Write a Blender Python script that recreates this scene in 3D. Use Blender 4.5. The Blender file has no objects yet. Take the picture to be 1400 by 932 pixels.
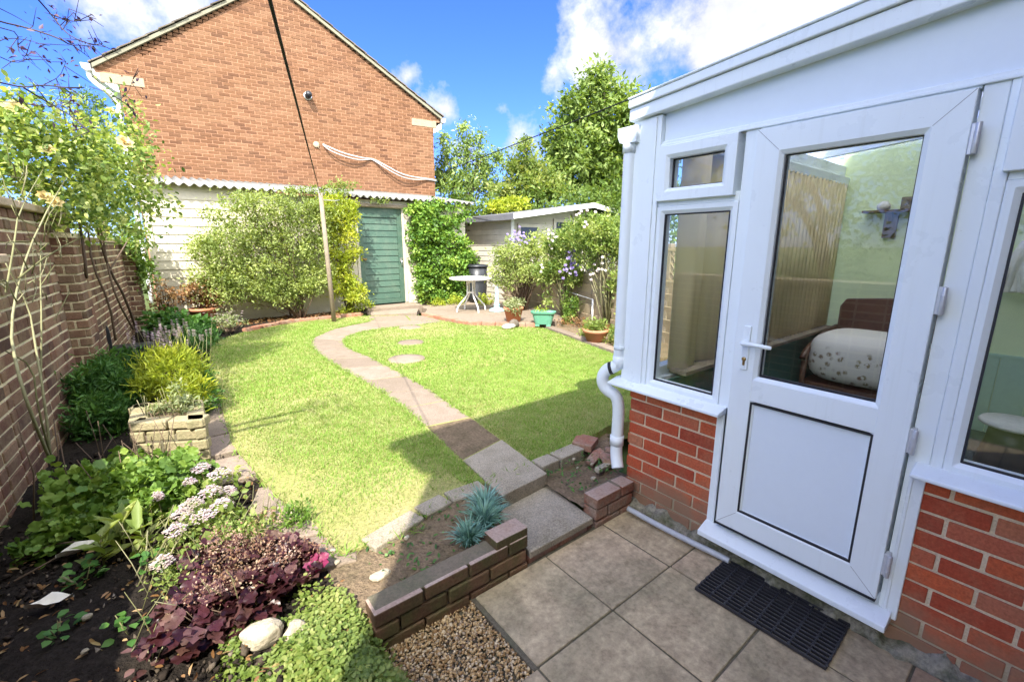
SKY_STRENGTH = .15; SUN_STRENGTH = 2.6; EXPOSURE = 2.15; CLOUD_LEVEL = 1.95; FILL_LEVEL = 9.0
CLOUDS = [(1010,50,.42,.80),(840,75,.22,.66),(1170,-60,.45,.75),(940,-60,.30,.62),(760,110,.10,.42),(612,148,.10,.62),(700,195,.16,.60),(650,190,.12,.58),(555,103,.075,.58),(150,10,.36,.50),(10,50,.28,.52),(-40,140,.25,.5),(690,150,.07,.50),(260,20,.25,.46),(420,-120,.3,.4)]
FILL_CLOUDS = [(-1,-.05,.5,.5),(0,-.5,1,.95),(-.75,-.45,.8,.75),(.8,-.5,.7,.8),(.2,-1,.35,.7),(-.5,-1,.3,.7)]  # unseen clouds added behind and above the camera as fill light
import bpy, math, random
import numpy as np
from mathutils import Vector, Matrix

scene = bpy.context.scene
COL = scene.collection
rnd = random.Random(7)
R = math.radians

# ------------------------------------------------------------------ camera geometry (metres; patio = 0)
CAM_H = 1.6; FPX = 605.0; PITCH = math.atan(131 / 605); HEAD = R(38)
SUN = Vector((.572, .68, -1.0)).normalized()          # direction the sunlight travels

def ray(u, v):
    x = (u - 700) / FPX; y = -(v - 466) / FPX
    f = math.cos(PITCH) + y * math.sin(PITCH); z = -math.sin(PITCH) + y * math.cos(PITCH)
    return Vector((f * math.sin(HEAD) + x * math.cos(HEAD), f * math.cos(HEAD) - x * math.sin(HEAD), z))
def pz(u, v, Z=0.15):
    r = ray(u, v); t = (Z - CAM_H) / r.z; return Vector((r.x * t, r.y * t, Z))
def py(u, v, Y):
    r = ray(u, v); t = Y / r.y; return Vector((r.x * t, Y, CAM_H + r.z * t))
def pxx(u, v, X):
    r = ray(u, v); t = X / r.x; return Vector((X, r.y * t, CAM_H + r.z * t))
def pd(u, v, D):
    r = ray(u, v); t = D / math.hypot(r.x, r.y); return Vector((r.x * t, r.y * t, CAM_H + r.z * t))

# ------------------------------------------------------------------ object bookkeeping
ORG = {}
def tag(o, label=None, cat=None, group=None, kind=None):
    if label: o['label'] = label
    if cat: o['category'] = cat
    if group: o['group'] = group
    if kind: o['kind'] = kind
    return o
def thing(name, loc, label, cat, group=None):
    o = bpy.data.objects.new(name, None); COL.objects.link(o)
    o.empty_display_size = .1
    o.location = loc; ORG[o.name] = Vector(loc)
    return tag(o, label, cat, group)
def copy_tree(o, parent=None):
    c = o.copy(); COL.objects.link(c)
    ORG[c.name] = ORG.get(o.name, Vector((0, 0, 0))).copy()
    if parent: c.parent = parent
    for ch in list(o.children):
        copy_tree(ch, c)
    return c
def link_mesh(name, me, mat, parent=None, base=None):
    me.name = name
    for m in (mat if isinstance(mat, (list, tuple)) else [mat]): me.materials.append(m)
    o = bpy.data.objects.new(name, me); COL.objects.link(o)
    if parent is not None:
        off = ORG[parent.name]; o.parent = parent
        me.transform(Matrix.Translation(-off)); ORG[o.name] = off
    else:
        if base is None:
            n = len(me.vertices); co = np.empty(n * 3); me.vertices.foreach_get('co', co); co = co.reshape(-1, 3)
            mn, mx = co.min(0), co.max(0)
            base = Vector(((mn[0] + mx[0]) / 2, (mn[1] + mx[1]) / 2, mn[2]))
        base = Vector(base)
        me.transform(Matrix.Translation(-base)); o.location = base; ORG[o.name] = base
    return o

class MB:
    """collects boxes, tubes, lathes ... builds ONE mesh object"""
    def __init__(s): s.v = []; s.f = []; s.r = []; s.sm = []; s.mi = []; s.T = None; s.m = 0
    def add(s, vs, fs, r=None, smooth=False):
        b = len(s.v)
        for p in vs:
            p = Vector(p)
            if s.T is not None: p = s.T @ p
            s.v.append(p)
        if r is None: r = rnd.random()
        for f in fs:
            s.f.append([b + i for i in f]); s.r.append(r); s.sm.append(smooth); s.mi.append(s.m)
    def box(s, a, b, r=None):
        x0, y0, z0 = min(a[0], b[0]), min(a[1], b[1]), min(a[2], b[2]); x1, y1, z1 = max(a[0], b[0]), max(a[1], b[1]), max(a[2], b[2])
        s.add([(x0,y0,z0),(x1,y0,z0),(x1,y1,z0),(x0,y1,z0),(x0,y0,z1),(x1,y0,z1),(x1,y1,z1),(x0,y1,z1)],
              [(3,2,1,0),(4,5,6,7),(0,1,5,4),(1,2,6,5),(2,3,7,6),(3,0,4,7)], r)
    def obox(s, c, u, size, r=None, w=None):
        """oriented box: u = x axis, size (along u, side, up)"""
        u = Vector(u).normalized(); w = Vector(w) if w else Vector((0, 0, 1)); n = w.cross(u).normalized(); w = u.cross(n)
        c = Vector(c); P = []
        for k in (-.5, .5):
            for i, j in ((-.5,-.5),(.5,-.5),(.5,.5),(-.5,.5)):
                P.append(c + u * size[0] * i + n * size[1] * j + w * size[2] * k)
        s.add(P, [(3,2,1,0),(4,5,6,7),(0,1,5,4),(1,2,6,5),(2,3,7,6),(3,0,4,7)], r)
    def prism(s, poly, z0, z1, r=None):
        n = len(poly)
        z1s = z1 if isinstance(z1, (list, tuple)) else [z1] * n
        vs = [(p[0], p[1], z0) for p in poly] + [(p[0], p[1], z1s[i]) for i, p in enumerate(poly)]
        fs = [tuple(range(n - 1, -1, -1)), tuple(range(n, 2 * n))] + [(i, (i + 1) % n, n + (i + 1) % n, n + i) for i in range(n)]
        a = sum(poly[i][0] * poly[(i + 1) % n][1] - poly[(i + 1) % n][0] * poly[i][1] for i in range(n))
        if a < 0: fs = [tuple(reversed(f)) for f in fs]
        s.add(vs, fs, r)
    def extr(s, poly, d, r=None):
        """extrude a 3-D polygon along vector d"""
        n = len(poly); d = Vector(d); vs = [Vector(p) for p in poly]; vs += [p + d for p in vs]
        fs = [tuple(range(n - 1, -1, -1)), tuple(range(n, 2 * n))] + [(i, (i + 1) % n, n + (i + 1) % n, n + i) for i in range(n)]
        nn = Vector((0, 0, 0))
        for i in range(n): nn += vs[i].cross(vs[(i + 1) % n])
        if nn.dot(d) < 0: fs = [tuple(reversed(f)) for f in fs]
        s.add(vs, fs, r)
    def tube(s, pts, rad, seg=8, cap=True, r=None, smooth=True):
        pts = [Vector(p) for p in pts]; n = len(pts)
        rads = rad if isinstance(rad, (list, tuple)) else [rad] * n
        vs = []; fs = []; up = None
        for i, p in enumerate(pts):
            t = (pts[min(i + 1, n - 1)] - pts[max(i - 1, 0)])
            if t.length < 1e-9: t = Vector((0, 0, 1))
            t.normalize()
            if up is None: up = t.orthogonal().normalized()
            else:
                up = up - t * up.dot(t)
                up = up.normalized() if up.length > 1e-6 else t.orthogonal().normalized()
            w = t.cross(up)
            for k in range(seg):
                a = 2 * math.pi * k / seg
                vs.append(p + (up * math.cos(a) + w * math.sin(a)) * rads[i])
        for i in range(n - 1):
            for k in range(seg):
                k2 = (k + 1) % seg
                fs.append((i * seg + k, i * seg + k2, (i + 1) * seg + k2, (i + 1) * seg + k))
        if cap:
            fs.append(tuple(range(seg - 1, -1, -1))); fs.append(tuple(range((n - 1) * seg, n * seg)))
        s.add(vs, fs, r, smooth)
    def lathe(s, c, prof, seg=24, r=None, smooth=True, sx=1, sy=1):
        c = Vector(c); vs = []; fs = []; n = len(prof)
        for (q, z) in prof:
            for k in range(seg):
                a = 2 * math.pi * k / seg; vs.append(c + Vector((math.cos(a) * q * sx, math.sin(a) * q * sy, z)))
        for i in range(n - 1):
            for k in range(seg):
                k2 = (k + 1) % seg; fs.append((i * seg + k, i * seg + k2, (i + 1) * seg + k2, (i + 1) * seg + k))
        fs.append(tuple(range(seg - 1, -1, -1))); fs.append(tuple(range((n - 1) * seg, n * seg)))
        s.add(vs, fs, r, smooth)
    def blob(s, c, rad, seed=0, amp=.25, r=None, seg=10, rings=7, smooth=True):
        q = random.Random(seed); c = Vector(c); ph = [q.uniform(0, 6.28) for _ in range(6)]; vs = []; fs = []
        for i in range(rings + 1):
            th = math.pi * i / rings
            for k in range(seg):
                a = 2 * math.pi * k / seg
                d = 1 + amp * (math.sin(2 * a + ph[0]) * math.sin(th) * .5 + math.sin(3 * a + ph[1] + 2 * th) * .4 * math.sin(th) + math.cos(3 * th + ph[2]) * .3)
                vs.append(c + Vector((math.cos(a) * math.sin(th) * rad[0], math.sin(a) * math.sin(th) * rad[1], math.cos(th) * rad[2])) * d)
        for i in range(rings):
            for k in range(seg):
                k2 = (k + 1) % seg; fs.append((i * seg + k, (i + 1) * seg + k, (i + 1) * seg + k2, i * seg + k2))
        s.add(vs, fs, r, smooth)
    def build(s, name, mat, parent=None, bev=0, base=None, segs=2):
        me = bpy.data.meshes.new(name); me.from_pydata([tuple(p) for p in s.v], [], s.f)
        at = me.attributes.new('rnd', 'FLOAT', 'FACE'); at.data.foreach_set('value', s.r)
        me.polygons.foreach_set('use_smooth', s.sm); me.polygons.foreach_set('material_index', s.mi)
        me.update()
        o = link_mesh(name, me, mat, parent, base)
        if bev:
            b = o.modifiers.new('bevel', 'BEVEL'); b.width = bev; b.segments = segs; b.limit_method = 'ANGLE'; b.angle_limit = R(40)
        return o

# ------------------------------------------------------------------ leaves (numpy)
TPL = {
 'rhomb': (np.array([(0,0,0),(.45,.5,.10),(1,0,0),(.45,-.5,.10)], float), [(0,2,1),(0,3,2)]),
 'oval': (np.array([(0,0,0),(.22,.40,.07),(.62,.46,.08),(1,0,-.08),(.62,-.46,.08),(.22,-.40,.07),(.5,0,0)], float),
          [(0,6,1),(1,6,2),(2,6,3),(3,6,4),(4,6,5),(5,6,0)]),
 'blade': (np.array([(0,-.5,0),(0,.5,0),(.5,.42,.10),(.5,-.42,.10),(1,0,-.02)], float), [(0,3,2,1),(3,4,2)]),
 'strap': (np.array([(0,-.35,0),(0,.35,0),(.4,.5,.16),(.4,-.5,.16),(.75,.4,.12),(.75,-.4,.12),(1,0,-.05)], float), [(0,3,2,1),(3,5,4,2),(5,6,4)]),
 'lobe': (np.array([(0,0,0)]+[(.5+.5*rr_*math.cos(a_), .56*rr_*math.sin(a_), .10*((k_*7)%3-1)+.04) for k_, (a_, rr_) in enumerate([(2.7,.95),(2.25,.88),(1.8,1.0),(1.4,.86),(1.0,1.02),(.5,.88),(0,1.05),(-.5,.88),(-1.0,1.02),(-1.4,.86),(-1.8,1.0),(-2.25,.88),(-2.7,.95)])]+[(.45,0,-.05)], float),
          [(0,14,1)]+[(i_,14,i_+1) for i_ in range(1,13)]+[(13,14,0)]),
 'round': (np.array([(0,0,0),(.1,.36,.05),(.45,.55,.1),(.85,.38,.05),(1,0,0),(.85,-.38,.05),(.45,-.55,.1),(.1,-.36,.05),(.5,0,-.03)], float),
           [(0,8,1),(1,8,2),(2,8,3),(3,8,4),(4,8,5),(5,8,6),(6,8,7),(7,8,0)]),
}
class Leaves:
    def __init__(s, seed): s.g = np.random.default_rng(seed); s.V = []; s.F = []; s.Rn = []; s.n = 0
    def add(s, P, A, N, L, W, r, tpl='rhomb'):
        """P base points, A axis, N leaf normal (n,3); L, W, r arrays"""
        t, fs = TPL[tpl]; n = len(P)
        if n == 0: return
        L = np.broadcast_to(L, (n,)); W = np.broadcast_to(W, (n,)); r = np.broadcast_to(r, (n,))
        A = A / (np.linalg.norm(A, axis=1, keepdims=True) + 1e-9)
        S = np.cross(N, A); S /= (np.linalg.norm(S, axis=1, keepdims=True) + 1e-9); N = np.cross(A, S)
        V = (P[:, None, :] + t[None, :, 0:1] * L[:, None, None] * A[:, None, :] + t[None, :, 1:2] * W[:, None, None] * S[:, None, :]
             + t[None, :, 2:3] * L[:, None, None] * N[:, None, :])
        k = len(t)
        base = s.n + np.arange(n) * k
        s.V.append(V.reshape(-1, 3)); s.n += n * k
        for f in fs:
            s.F.append((base[:, None] + np.array(f)[None, :], r.copy()))
    def cloud(s, C, sig, n, L, W, r0, dr=.12, up=.35, tpl='rhomb', droop=0., out=None, flat=1.):
        """n leaves gaussian round point C"""
        g = s.g; C = np.array(C, float)
        d = g.normal(size=(n, 3)); d /= np.linalg.norm(d, axis=1, keepdims=True)
        P = C + d * (np.abs(g.normal(size=(n, 1))) ** .7) * np.array(sig) * .9
        A = d * .8 + g.normal(size=(n, 3)) * .55 + np.array([0, 0, up * .5 - droop])
        N = g.normal(size=(n, 3)) * .75 + np.array([0, 0, flat]) + d * .3
        sz = g.uniform(.4, 1.5, n)
        s.add(P, A, N, L * sz, W * sz, np.clip(r0 + g.normal(size=n) * dr, 0, 1), tpl)
    def build(s, name, mat, parent=None, base=None, smooth=False):
        V = np.concatenate(s.V); me = bpy.data.meshes.new(name)
        me.vertices.add(len(V)); me.vertices.foreach_set('co', V.astype(np.float32).ravel())
        nl = sum(f.size for f, _ in s.F); npoly = sum(len(f) for f, _ in s.F)
        me.loops.add(nl); me.polygons.add(npoly)
        li = np.concatenate([f.ravel() for f, _ in s.F]); sz = np.concatenate([np.full(len(f), f.shape[1]) for f, _ in s.F])
        st = np.concatenate([[0], np.cumsum(sz)[:-1]])
        me.loops.foreach_set('vertex_index', li.astype(np.int32)); me.polygons.foreach_set('loop_start', st.astype(np.int32))
        try: me.polygons.foreach_set('loop_total', sz.astype(np.int32))
        except Exception: pass
        at = me.attributes.new('rnd', 'FLOAT', 'FACE'); at.data.foreach_set('value', np.concatenate([r for _, r in s.F]).astype(np.float32))
        me.update(calc_edges=True)
        return link_mesh(name, me, mat, parent, base)

# ------------------------------------------------------------------ materials
def new_mat(name):
    m = bpy.data.materials.new(name); m.use_nodes = True; nt = m.node_tree; nt.nodes.clear()
    out = nt.nodes.new('ShaderNodeOutputMaterial'); return m, nt, out
def N(nt, t, **kw):
    n = nt.nodes.new(t)
    for k, v in kw.items():
        if k.startswith('i_'): n.inputs[k[2:].replace('_', ' ')].default_value = v
        else: setattr(n, k, v)
    return n
def ramp(nt, cols, fac):
    n = nt.nodes.new('ShaderNodeValToRGB'); e = n.color_ramp.elements
    while len(e) < len(cols): e.new(.5)
    for i, (p, c) in enumerate(cols): e[i].position = p; e[i].color = (c[0], c[1], c[2], 1)
    nt.links.new(fac, n.inputs[0]); return n.outputs[0]
def mixc(nt, a, b, fac, mode='MIX'):
    n = nt.nodes.new('ShaderNodeMix'); n.data_type = 'RGBA'; n.blend_type = mode
    for s_, v in ((n.inputs['A'], a), (n.inputs['B'], b)):
        if hasattr(v, 'is_linked') or hasattr(v, 'links'): nt.links.new(v, s_)
        else: s_.default_value = (v[0], v[1], v[2], 1)
    f = n.inputs['Factor']
    if isinstance(fac, (int, float)): f.default_value = fac
    else: nt.links.new(fac, f)
    return n.outputs['Result']
def noise(nt, scale, detail=4, rough=.6, vec=None, dist=0):
    n = N(nt, 'ShaderNodeTexNoise'); n.inputs['Scale'].default_value = scale; n.inputs['Detail'].default_value = detail
    n.inputs['Roughness'].default_value = rough; n.inputs['Distortion'].default_value = dist
    if vec is None:
        tc = N(nt, 'ShaderNodeNewGeometry'); vec = tc.outputs['Position']
    nt.links.new(vec, n.inputs['Vector']); return n.outputs['Fac']
def maprange(nt, v, a, b, c=0., d=1.):
    n = N(nt, 'ShaderNodeMapRange'); n.inputs[1].default_value = a; n.inputs[2].default_value = b; n.inputs[3].default_value = c; n.inputs[4].default_value = d
    nt.links.new(v, n.inputs[0]); return n.outputs[0]
def attr(nt): return N(nt, 'ShaderNodeAttribute', attribute_name='rnd').outputs['Fac']
def bump(nt, h, strength=.4, dist=.01):
    b = N(nt, 'ShaderNodeBump'); b.inputs['Strength'].default_value = strength; b.inputs['Distance'].default_value = dist
    nt.links.new(h, b.inputs['Height']); return b.outputs[0]
def surf(name, cols, n3=0, n3amt=.6, n3col=(.1,.1,.05), n3rng=(.5,.7), rough=.85, spec=.3, n1=3., n1amt=.35, n1col=None, n1rng=(.45, .7), n2=60., n2amt=.2, bmp=.35, bd=.006, metal=0., b2=None):
    """general weathered surface: colour by per-face rnd, blotched by two noises, bumped"""
    m, nt, out = new_mat(name); b = N(nt, 'ShaderNodeBsdfPrincipled')
    c = ramp(nt, cols, attr(nt)) if len(cols) > 1 else None
    if c is None:
        rgb = N(nt, 'ShaderNodeRGB'); rgb.outputs[0].default_value = (*cols[0][1], 1); c = rgb.outputs[0]
    if n1amt:
        f = maprange(nt, noise(nt, n1, 6, .65), n1rng[0], n1rng[1], 0, n1amt)
        dk = n1col or tuple(x * .5 for x in cols[0][1])
        c = mixc(nt, c, dk, f)
    if n3:
        f3 = maprange(nt, noise(nt, n3, 7, .7, dist=.6), n3rng[0], n3rng[1], 0, n3amt); c = mixc(nt, c, n3col, f3)
    nf = noise(nt, n2, 4, .7)
    if n2amt:
        g = maprange(nt, nf, .25, .75, 1 - n2amt, 1 + n2amt)
        gg = N(nt, 'ShaderNodeCombineColor'); [nt.links.new(g, gg.inputs[i]) for i in range(3)]
        c = mixc(nt, c, gg.outputs[0], 1., 'MULTIPLY')
    nt.links.new(c, b.inputs['Base Color']); b.inputs['Roughness'].default_value = rough
    b.inputs['Specular IOR Level'].default_value = spec; b.inputs['Metallic'].default_value = metal
    if bmp:
        h = nf
        if b2:
            h2 = noise(nt, b2, 5, .6); a = N(nt, 'ShaderNodeMath', operation='ADD'); nt.links.new(nf, a.inputs[0]); nt.links.new(h2, a.inputs[1]); h = a.outputs[0]
        nt.links.new(bump(nt, h, bmp, bd), b.inputs['Normal'])
    nt.links.new(b.outputs[0], out.inputs[0]); return m
def damp(m, z0, z1, col, amt=.85):
    nt = m.node_tree; b = next(n for n in nt.nodes if n.type == 'BSDF_PRINCIPLED'); l = b.inputs['Base Color'].links[0].from_socket
    geo = N(nt, 'ShaderNodeNewGeometry'); sp = N(nt, 'ShaderNodeSeparateXYZ'); nt.links.new(geo.outputs['Position'], sp.inputs[0])
    a = N(nt, 'ShaderNodeMath', operation='ADD'); nt.links.new(sp.outputs['Z'], a.inputs[0]); nt.links.new(maprange(nt, noise(nt, 4, 5), .3, .7, -.13, .13), a.inputs[1])
    nt.links.new(mixc(nt, l, col, maprange(nt, a.outputs[0], z0, z1, amt, 0)), b.inputs['Base Color'])
def leafmat(name, cols, trans=.4, rough=.5, tint=(1.25, 1.2, .5), spec=.35):
    m, nt, out = new_mat(name)
    c = ramp(nt, cols, attr(nt))
    c = mixc(nt, c, mixc(nt, c, (.72, .78, .55), 1., 'MULTIPLY'), maprange(nt, noise(nt, 7, 3), .35, .65))
    b = N(nt, 'ShaderNodeBsdfPrincipled'); b.inputs['Roughness'].default_value = rough; b.inputs['Specular IOR Level'].default_value = spec
    nt.links.new(c, b.inputs['Base Color'])
    t = N(nt, 'ShaderNodeBsdfTranslucent'); nt.links.new(mixc(nt, c, tint, 1., 'MULTIPLY'), t.inputs[0])
    x = N(nt, 'ShaderNodeMixShader'); x.inputs[0].default_value = trans
    nt.links.new(b.outputs[0], x.inputs[1]); nt.links.new(t.outputs[0], x.inputs[2]); nt.links.new(x.outputs[0], out.inputs[0]); return m
def plain(name, col, rough=.5, spec=.5, metal=0., n2amt=.06, n2=25., coat=0.):
    m, nt, out = new_mat(name); b = N(nt, 'ShaderNodeBsdfPrincipled')
    g = maprange(nt, noise(nt, n2, 5, .7), .3, .7, 1 - n2amt, 1 + n2amt)
    gg = N(nt, 'ShaderNodeCombineColor'); [nt.links.new(g, gg.inputs[i]) for i in range(3)]
    nt.links.new(mixc(nt, col, gg.outputs[0], 1., 'MULTIPLY'), b.inputs['Base Color'])
    b.inputs['Roughness'].default_value = rough; b.inputs['Specular IOR Level'].default_value = spec; b.inputs['Metallic'].default_value = metal
    b.inputs['Coat Weight'].default_value = coat
    nt.links.new(b.outputs[0], out.inputs[0]); return m

def glassmat(name, tint=(.97, .985, .975), boost=1.0):
    m, nt, out = new_mat(name); geo = N(nt, 'ShaderNodeNewGeometry')
    d = N(nt, 'ShaderNodeVectorMath', operation='DOT_PRODUCT'); nt.links.new(geo.outputs['Normal'], d.inputs[0]); nt.links.new(geo.outputs['Incoming'], d.inputs[1])
    def ma(op, a, c=None):
        n = N(nt, 'ShaderNodeMath', operation=op); nt.links.new(a, n.inputs[0])
        if c is not None: n.inputs[1].default_value = c
        return n.outputs[0]
    f = ma('SUBTRACT', ma('ABSOLUTE', d.outputs['Value']), 1.0); f = ma('POWER', ma('ABSOLUTE', f), 5.0)
    f = ma('ADD', ma('MULTIPLY', f, .9*boost), .04*boost)
    g = N(nt, 'ShaderNodeBsdfGlossy'); g.inputs['Roughness'].default_value = .0; g.inputs[0].default_value = (1, 1, 1, 1)
    t = N(nt, 'ShaderNodeBsdfTransparent'); t.inputs[0].default_value = (*tint, 1)
    x = N(nt, 'ShaderNodeMixShader'); nt.links.new(f, x.inputs[0]); nt.links.new(t.outputs[0], x.inputs[1]); nt.links.new(g.outputs[0], x.inputs[2])
    nt.links.new(x.outputs[0], out.inputs[0]); return m
def transl(name, col, tr=.6, clear=0.):
    m, nt, out = new_mat(name)
    d = N(nt, 'ShaderNodeBsdfDiffuse'); d.inputs[0].default_value = (*col, 1); t = N(nt, 'ShaderNodeBsdfTranslucent'); t.inputs[0].default_value = (*col, 1)
    x = N(nt, 'ShaderNodeMixShader'); x.inputs[0].default_value = tr; nt.links.new(d.outputs[0], x.inputs[1]); nt.links.new(t.outputs[0], x.inputs[2])
    o = x.outputs[0]
    if clear:
        c = N(nt, 'ShaderNodeBsdfTransparent'); y = N(nt, 'ShaderNodeMixShader'); y.inputs[0].default_value = clear
        nt.links.new(o, y.inputs[1]); nt.links.new(c.outputs[0], y.inputs[2]); o = y.outputs[0]
    nt.links.new(o, out.inputs[0]); return m

M = {}
M['brick_red'] = surf('brick_red', [(0,(0.296,0.053,0.027)),(.35,(0.427,0.078,0.032)),(.7,(0.507,0.109,0.04)),(.9,(0.415,0.112,0.058)),(1,(0.427,0.172,0.091))], n3=3.0, n3amt=.35, n3col=(0.403,0.172,0.091), n1=11, n1amt=.45, n1col=(0.391,0.148,0.077), n2=90, n2amt=.3, bmp=.5)
damp(M['brick_red'], .10, .30, (.25,.165,.10))
M['mortar'] = surf('mortar', [(0,(0.68,0.567,0.395))], n1=6, n1amt=.4, n2=140, n2amt=.25, bmp=.6)
damp(M['mortar'], .05, .28, (.26,.22,.14))
M['brick_house'] = surf('brick_house', [(0,(0.111,0.054,0.03)),(.25,(0.16,0.078,0.04)),(.7,(0.188,0.095,0.049)),(1,(0.217,0.119,0.066))], n3=.35, n3amt=.3, n3col=(0.199,0.111,0.071), n1=.9, n1amt=.4, n1col=(0.188,0.11,0.06), n2=40, n2amt=.22, bmp=.3, rough=.95, spec=.15)
M['mortar_house'] = surf('mortar_house', [(0,(0.368,0.198,0.118))], n1=2, n1amt=.3, n1col=(0.334,0.177,0.106), n2=60, n2amt=.2, rough=.95, spec=.1)
M['brick_wall'] = surf('brick_wall', [(0,(0.072,0.037,0.027)),(.4,(0.13,0.063,0.041)),(.75,(0.173,0.086,0.054)),(1,(0.245,0.147,0.085))], n1=4, n1amt=.6, n1col=(0.289,0.221,0.125), n2=70, n2amt=.35, bmp=.6, n1rng=(.42,.68))
M['mortar_wall'] = surf('mortar_wall', [(0,(.66,.57,.36))], n1=4, n1amt=.5, n1col=(.24,.24,.14), n2=90, n2amt=.3, bmp=.7)
M['coping'] = surf('coping', [(0,(.40,.31,.20)),(1,(.46,.36,.24))], n1=4, n1amt=.5, n2=60, n2amt=.3)
M['brick_shaded'] = surf('brick_shaded', [(0,(0.085,0.048,0.027)),(.5,(0.145,0.08,0.045)),(1,(0.204,0.112,0.06))], n1=7, n1amt=.75, n1col=(0.085,0.088,0.03), n2=80, n2amt=.35, bmp=.6, n1rng=(.42,.62))  # mossy brick with the shade of the low wall's front mixed into its colour
M['brick_top_lit'] = surf('brick_top_lit', [(0,(.34,.25,.20)),(1,(.42,.33,.27))], n1=9, n1amt=.6, n1col=(.28,.17,.11), n2=70, n2amt=.3, bmp=.5)  # paler tone for upward brick faces, light from above painted into the colour
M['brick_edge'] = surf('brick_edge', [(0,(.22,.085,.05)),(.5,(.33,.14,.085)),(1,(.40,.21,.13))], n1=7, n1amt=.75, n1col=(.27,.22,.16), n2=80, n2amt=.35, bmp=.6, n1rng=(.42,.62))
M['mortar_edge'] = surf('mortar_edge', [(0,(.16,.13,.09))], n1=6, n1amt=.5, n1col=(.07,.09,.04), n2=90, n2amt=.3, bmp=.6)
M['slab'] = surf('slab', [(0,(0.397,0.322,0.198)),(.5,(0.456,0.361,0.224)),(1,(0.466,0.356,0.231))], n3=2.1, n3amt=.8, n3col=(0.198,0.178,0.106), n3rng=(.44,.68), n1=9, n1amt=.75, n1col=(0.239,0.182,0.11), n1rng=(.42,.66), n2=38, n2amt=.34, bmp=.75, bd=.006, b2=14, rough=.8)
M['slab_tan'] = surf('slab_tan', [(0,(.36,.25,.15))], n1=5, n1amt=.6, n1col=(.2,.16,.11), n2=60, n2amt=.3, bmp=.3)
M['joint'] = surf('joint', [(0,(0.112,0.094,0.063))], n1=8, n1amt=.5, n1col=(0.075,0.087,0.042), n2=90, n2amt=.4)
M['path'] = surf('path', [(0,(.20,.155,.115)),(.5,(.235,.185,.138)),(1,(.265,.205,.158))], n3=2.2, n3amt=.4, n3col=(.16,.125,.08), n1=7, n1amt=.45, n1col=(.15,.115,.075), n2=110, n2amt=.45, bmp=.6, bd=.005)
M['step'] = surf('step', [(0,(0.297,0.257,0.191)),(1,(0.342,0.293,0.215))], n1=7, n1amt=.6, n1col=(0.189,0.162,0.101), n2=120, n2amt=.55, bmp=.7, bd=.005)
M['concrete'] = surf('concrete', [(0,(.27,.25,.19))], n1=9, n1amt=.85, n1col=(.075,.085,.035), n2=45, n2amt=.5, bmp=.8, bd=.015, n1rng=(.42,.62))
M['upvc'] = plain('upvc', (0.704,0.757,0.807), .28, .5, n2amt=.035, n2=3)
def upvc(name, col):
    m, nt, out = new_mat(name); b = N(nt, 'ShaderNodeBsdfPrincipled'); geo = N(nt, 'ShaderNodeNewGeometry')
    mp = N(nt, 'ShaderNodeMapping'); mp.inputs['Scale'].default_value = (38, 38, 1.6); nt.links.new(geo.outputs['Position'], mp.inputs['Vector'])
    st = maprange(nt, noise(nt, 1.0, 4, .6, mp.outputs[0]), .55, .8, 0, .16); bl = maprange(nt, noise(nt, 2.5, 5, .65), .5, .75, 0, .14); sp = maprange(nt, noise(nt, 130, 2, .5), .74, .80, 0, .35)
    c = mixc(nt, col, tuple(x*.62*k for x, k in zip(col, (1.0,.98,.86))), st); c = mixc(nt, c, tuple(x*.75 for x in col), bl); c = mixc(nt, c, (.25,.23,.20), sp)
    nt.links.new(c, b.inputs['Base Color']); nt.links.new(maprange(nt, noise(nt, 6, 4), .3, .7, .24, .42), b.inputs['Roughness']); nt.links.new(b.outputs[0], out.inputs[0]); return m
M['upvc'] = upvc('upvc', (0.77,0.831,0.85))
M['upvc_panel'] = plain('upvc_panel', (0.705,0.782,0.85), .35, .5, n2amt=.012)
M['gasket'] = plain('gasket', (.015,.015,.018), .6)
M['seam'] = plain('seam', (.25,.25,.27), .6)
M['steel'] = plain('steel', (.62,.62,.64), .25, .5, .9)
M['hinge'] = plain('hinge', (.55,.56,.58), .35, .5, .3)
M['brass'] = plain('brass', (.45,.30,.12), .3, .5, .9)
M['glass'] = glassmat('glass', boost=1.0)
M['poly'] = transl('polycarbonate', (.94,.95,.93), .6, .8)
M['green_wall'] = plain('green_wall', (0.725,0.819,0.476), .85, .2, n2amt=.04, n2=3)
M['green_board'] = plain('green_board', (.42,.60,.46), .7, .3, n2amt=.05)
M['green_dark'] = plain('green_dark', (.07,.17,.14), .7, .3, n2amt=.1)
M['carpet'] = surf('carpet', [(0,(.07,.11,.11))], n1=8, n1amt=.3, n2=220, n2amt=.5, bmp=.8, rough=1, spec=0)
M['blind'] = transl('blind', (.90,.80,.55), .45)
M['curtain'] = transl('curtain', (.93,.83,.60), .62)
M['wood_dark'] = surf('wood_dark', [(0,(.10,.045,.025)),(1,(.13,.055,.03))], n1=6, n1amt=.4, n2=40, n2amt=.2, bmp=.1, rough=.4, spec=.5)
M['white_cloth'] = plain('white_cloth', (.74,.71,.62), .95, .1, n2amt=.08)
M['rubber'] = plain('rubber', (.022,.022,.025), .35, .5, n2amt=.2)
M['pvc_grey'] = plain('pvc_grey', (.42,.44,.45), .4, n2amt=.15)
M['soil'] = surf('soil', [(0,(.030,.024,.019))], n1=6, n1amt=.7, n1col=(.014,.011,.009), n2=55, n2amt=.6, bmp=1., bd=.03, b2=18, rough=1, spec=.1)
M['clod'] = surf('clod', [(0,(.018,.014,.011)),(.7,(.045,.034,.026)),(.93,(.09,.07,.05)),(1,(.30,.25,.19))], n1=20, n1amt=.3, n2=90, n2amt=.4, bmp=.5, rough=1, spec=.1)
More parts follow.
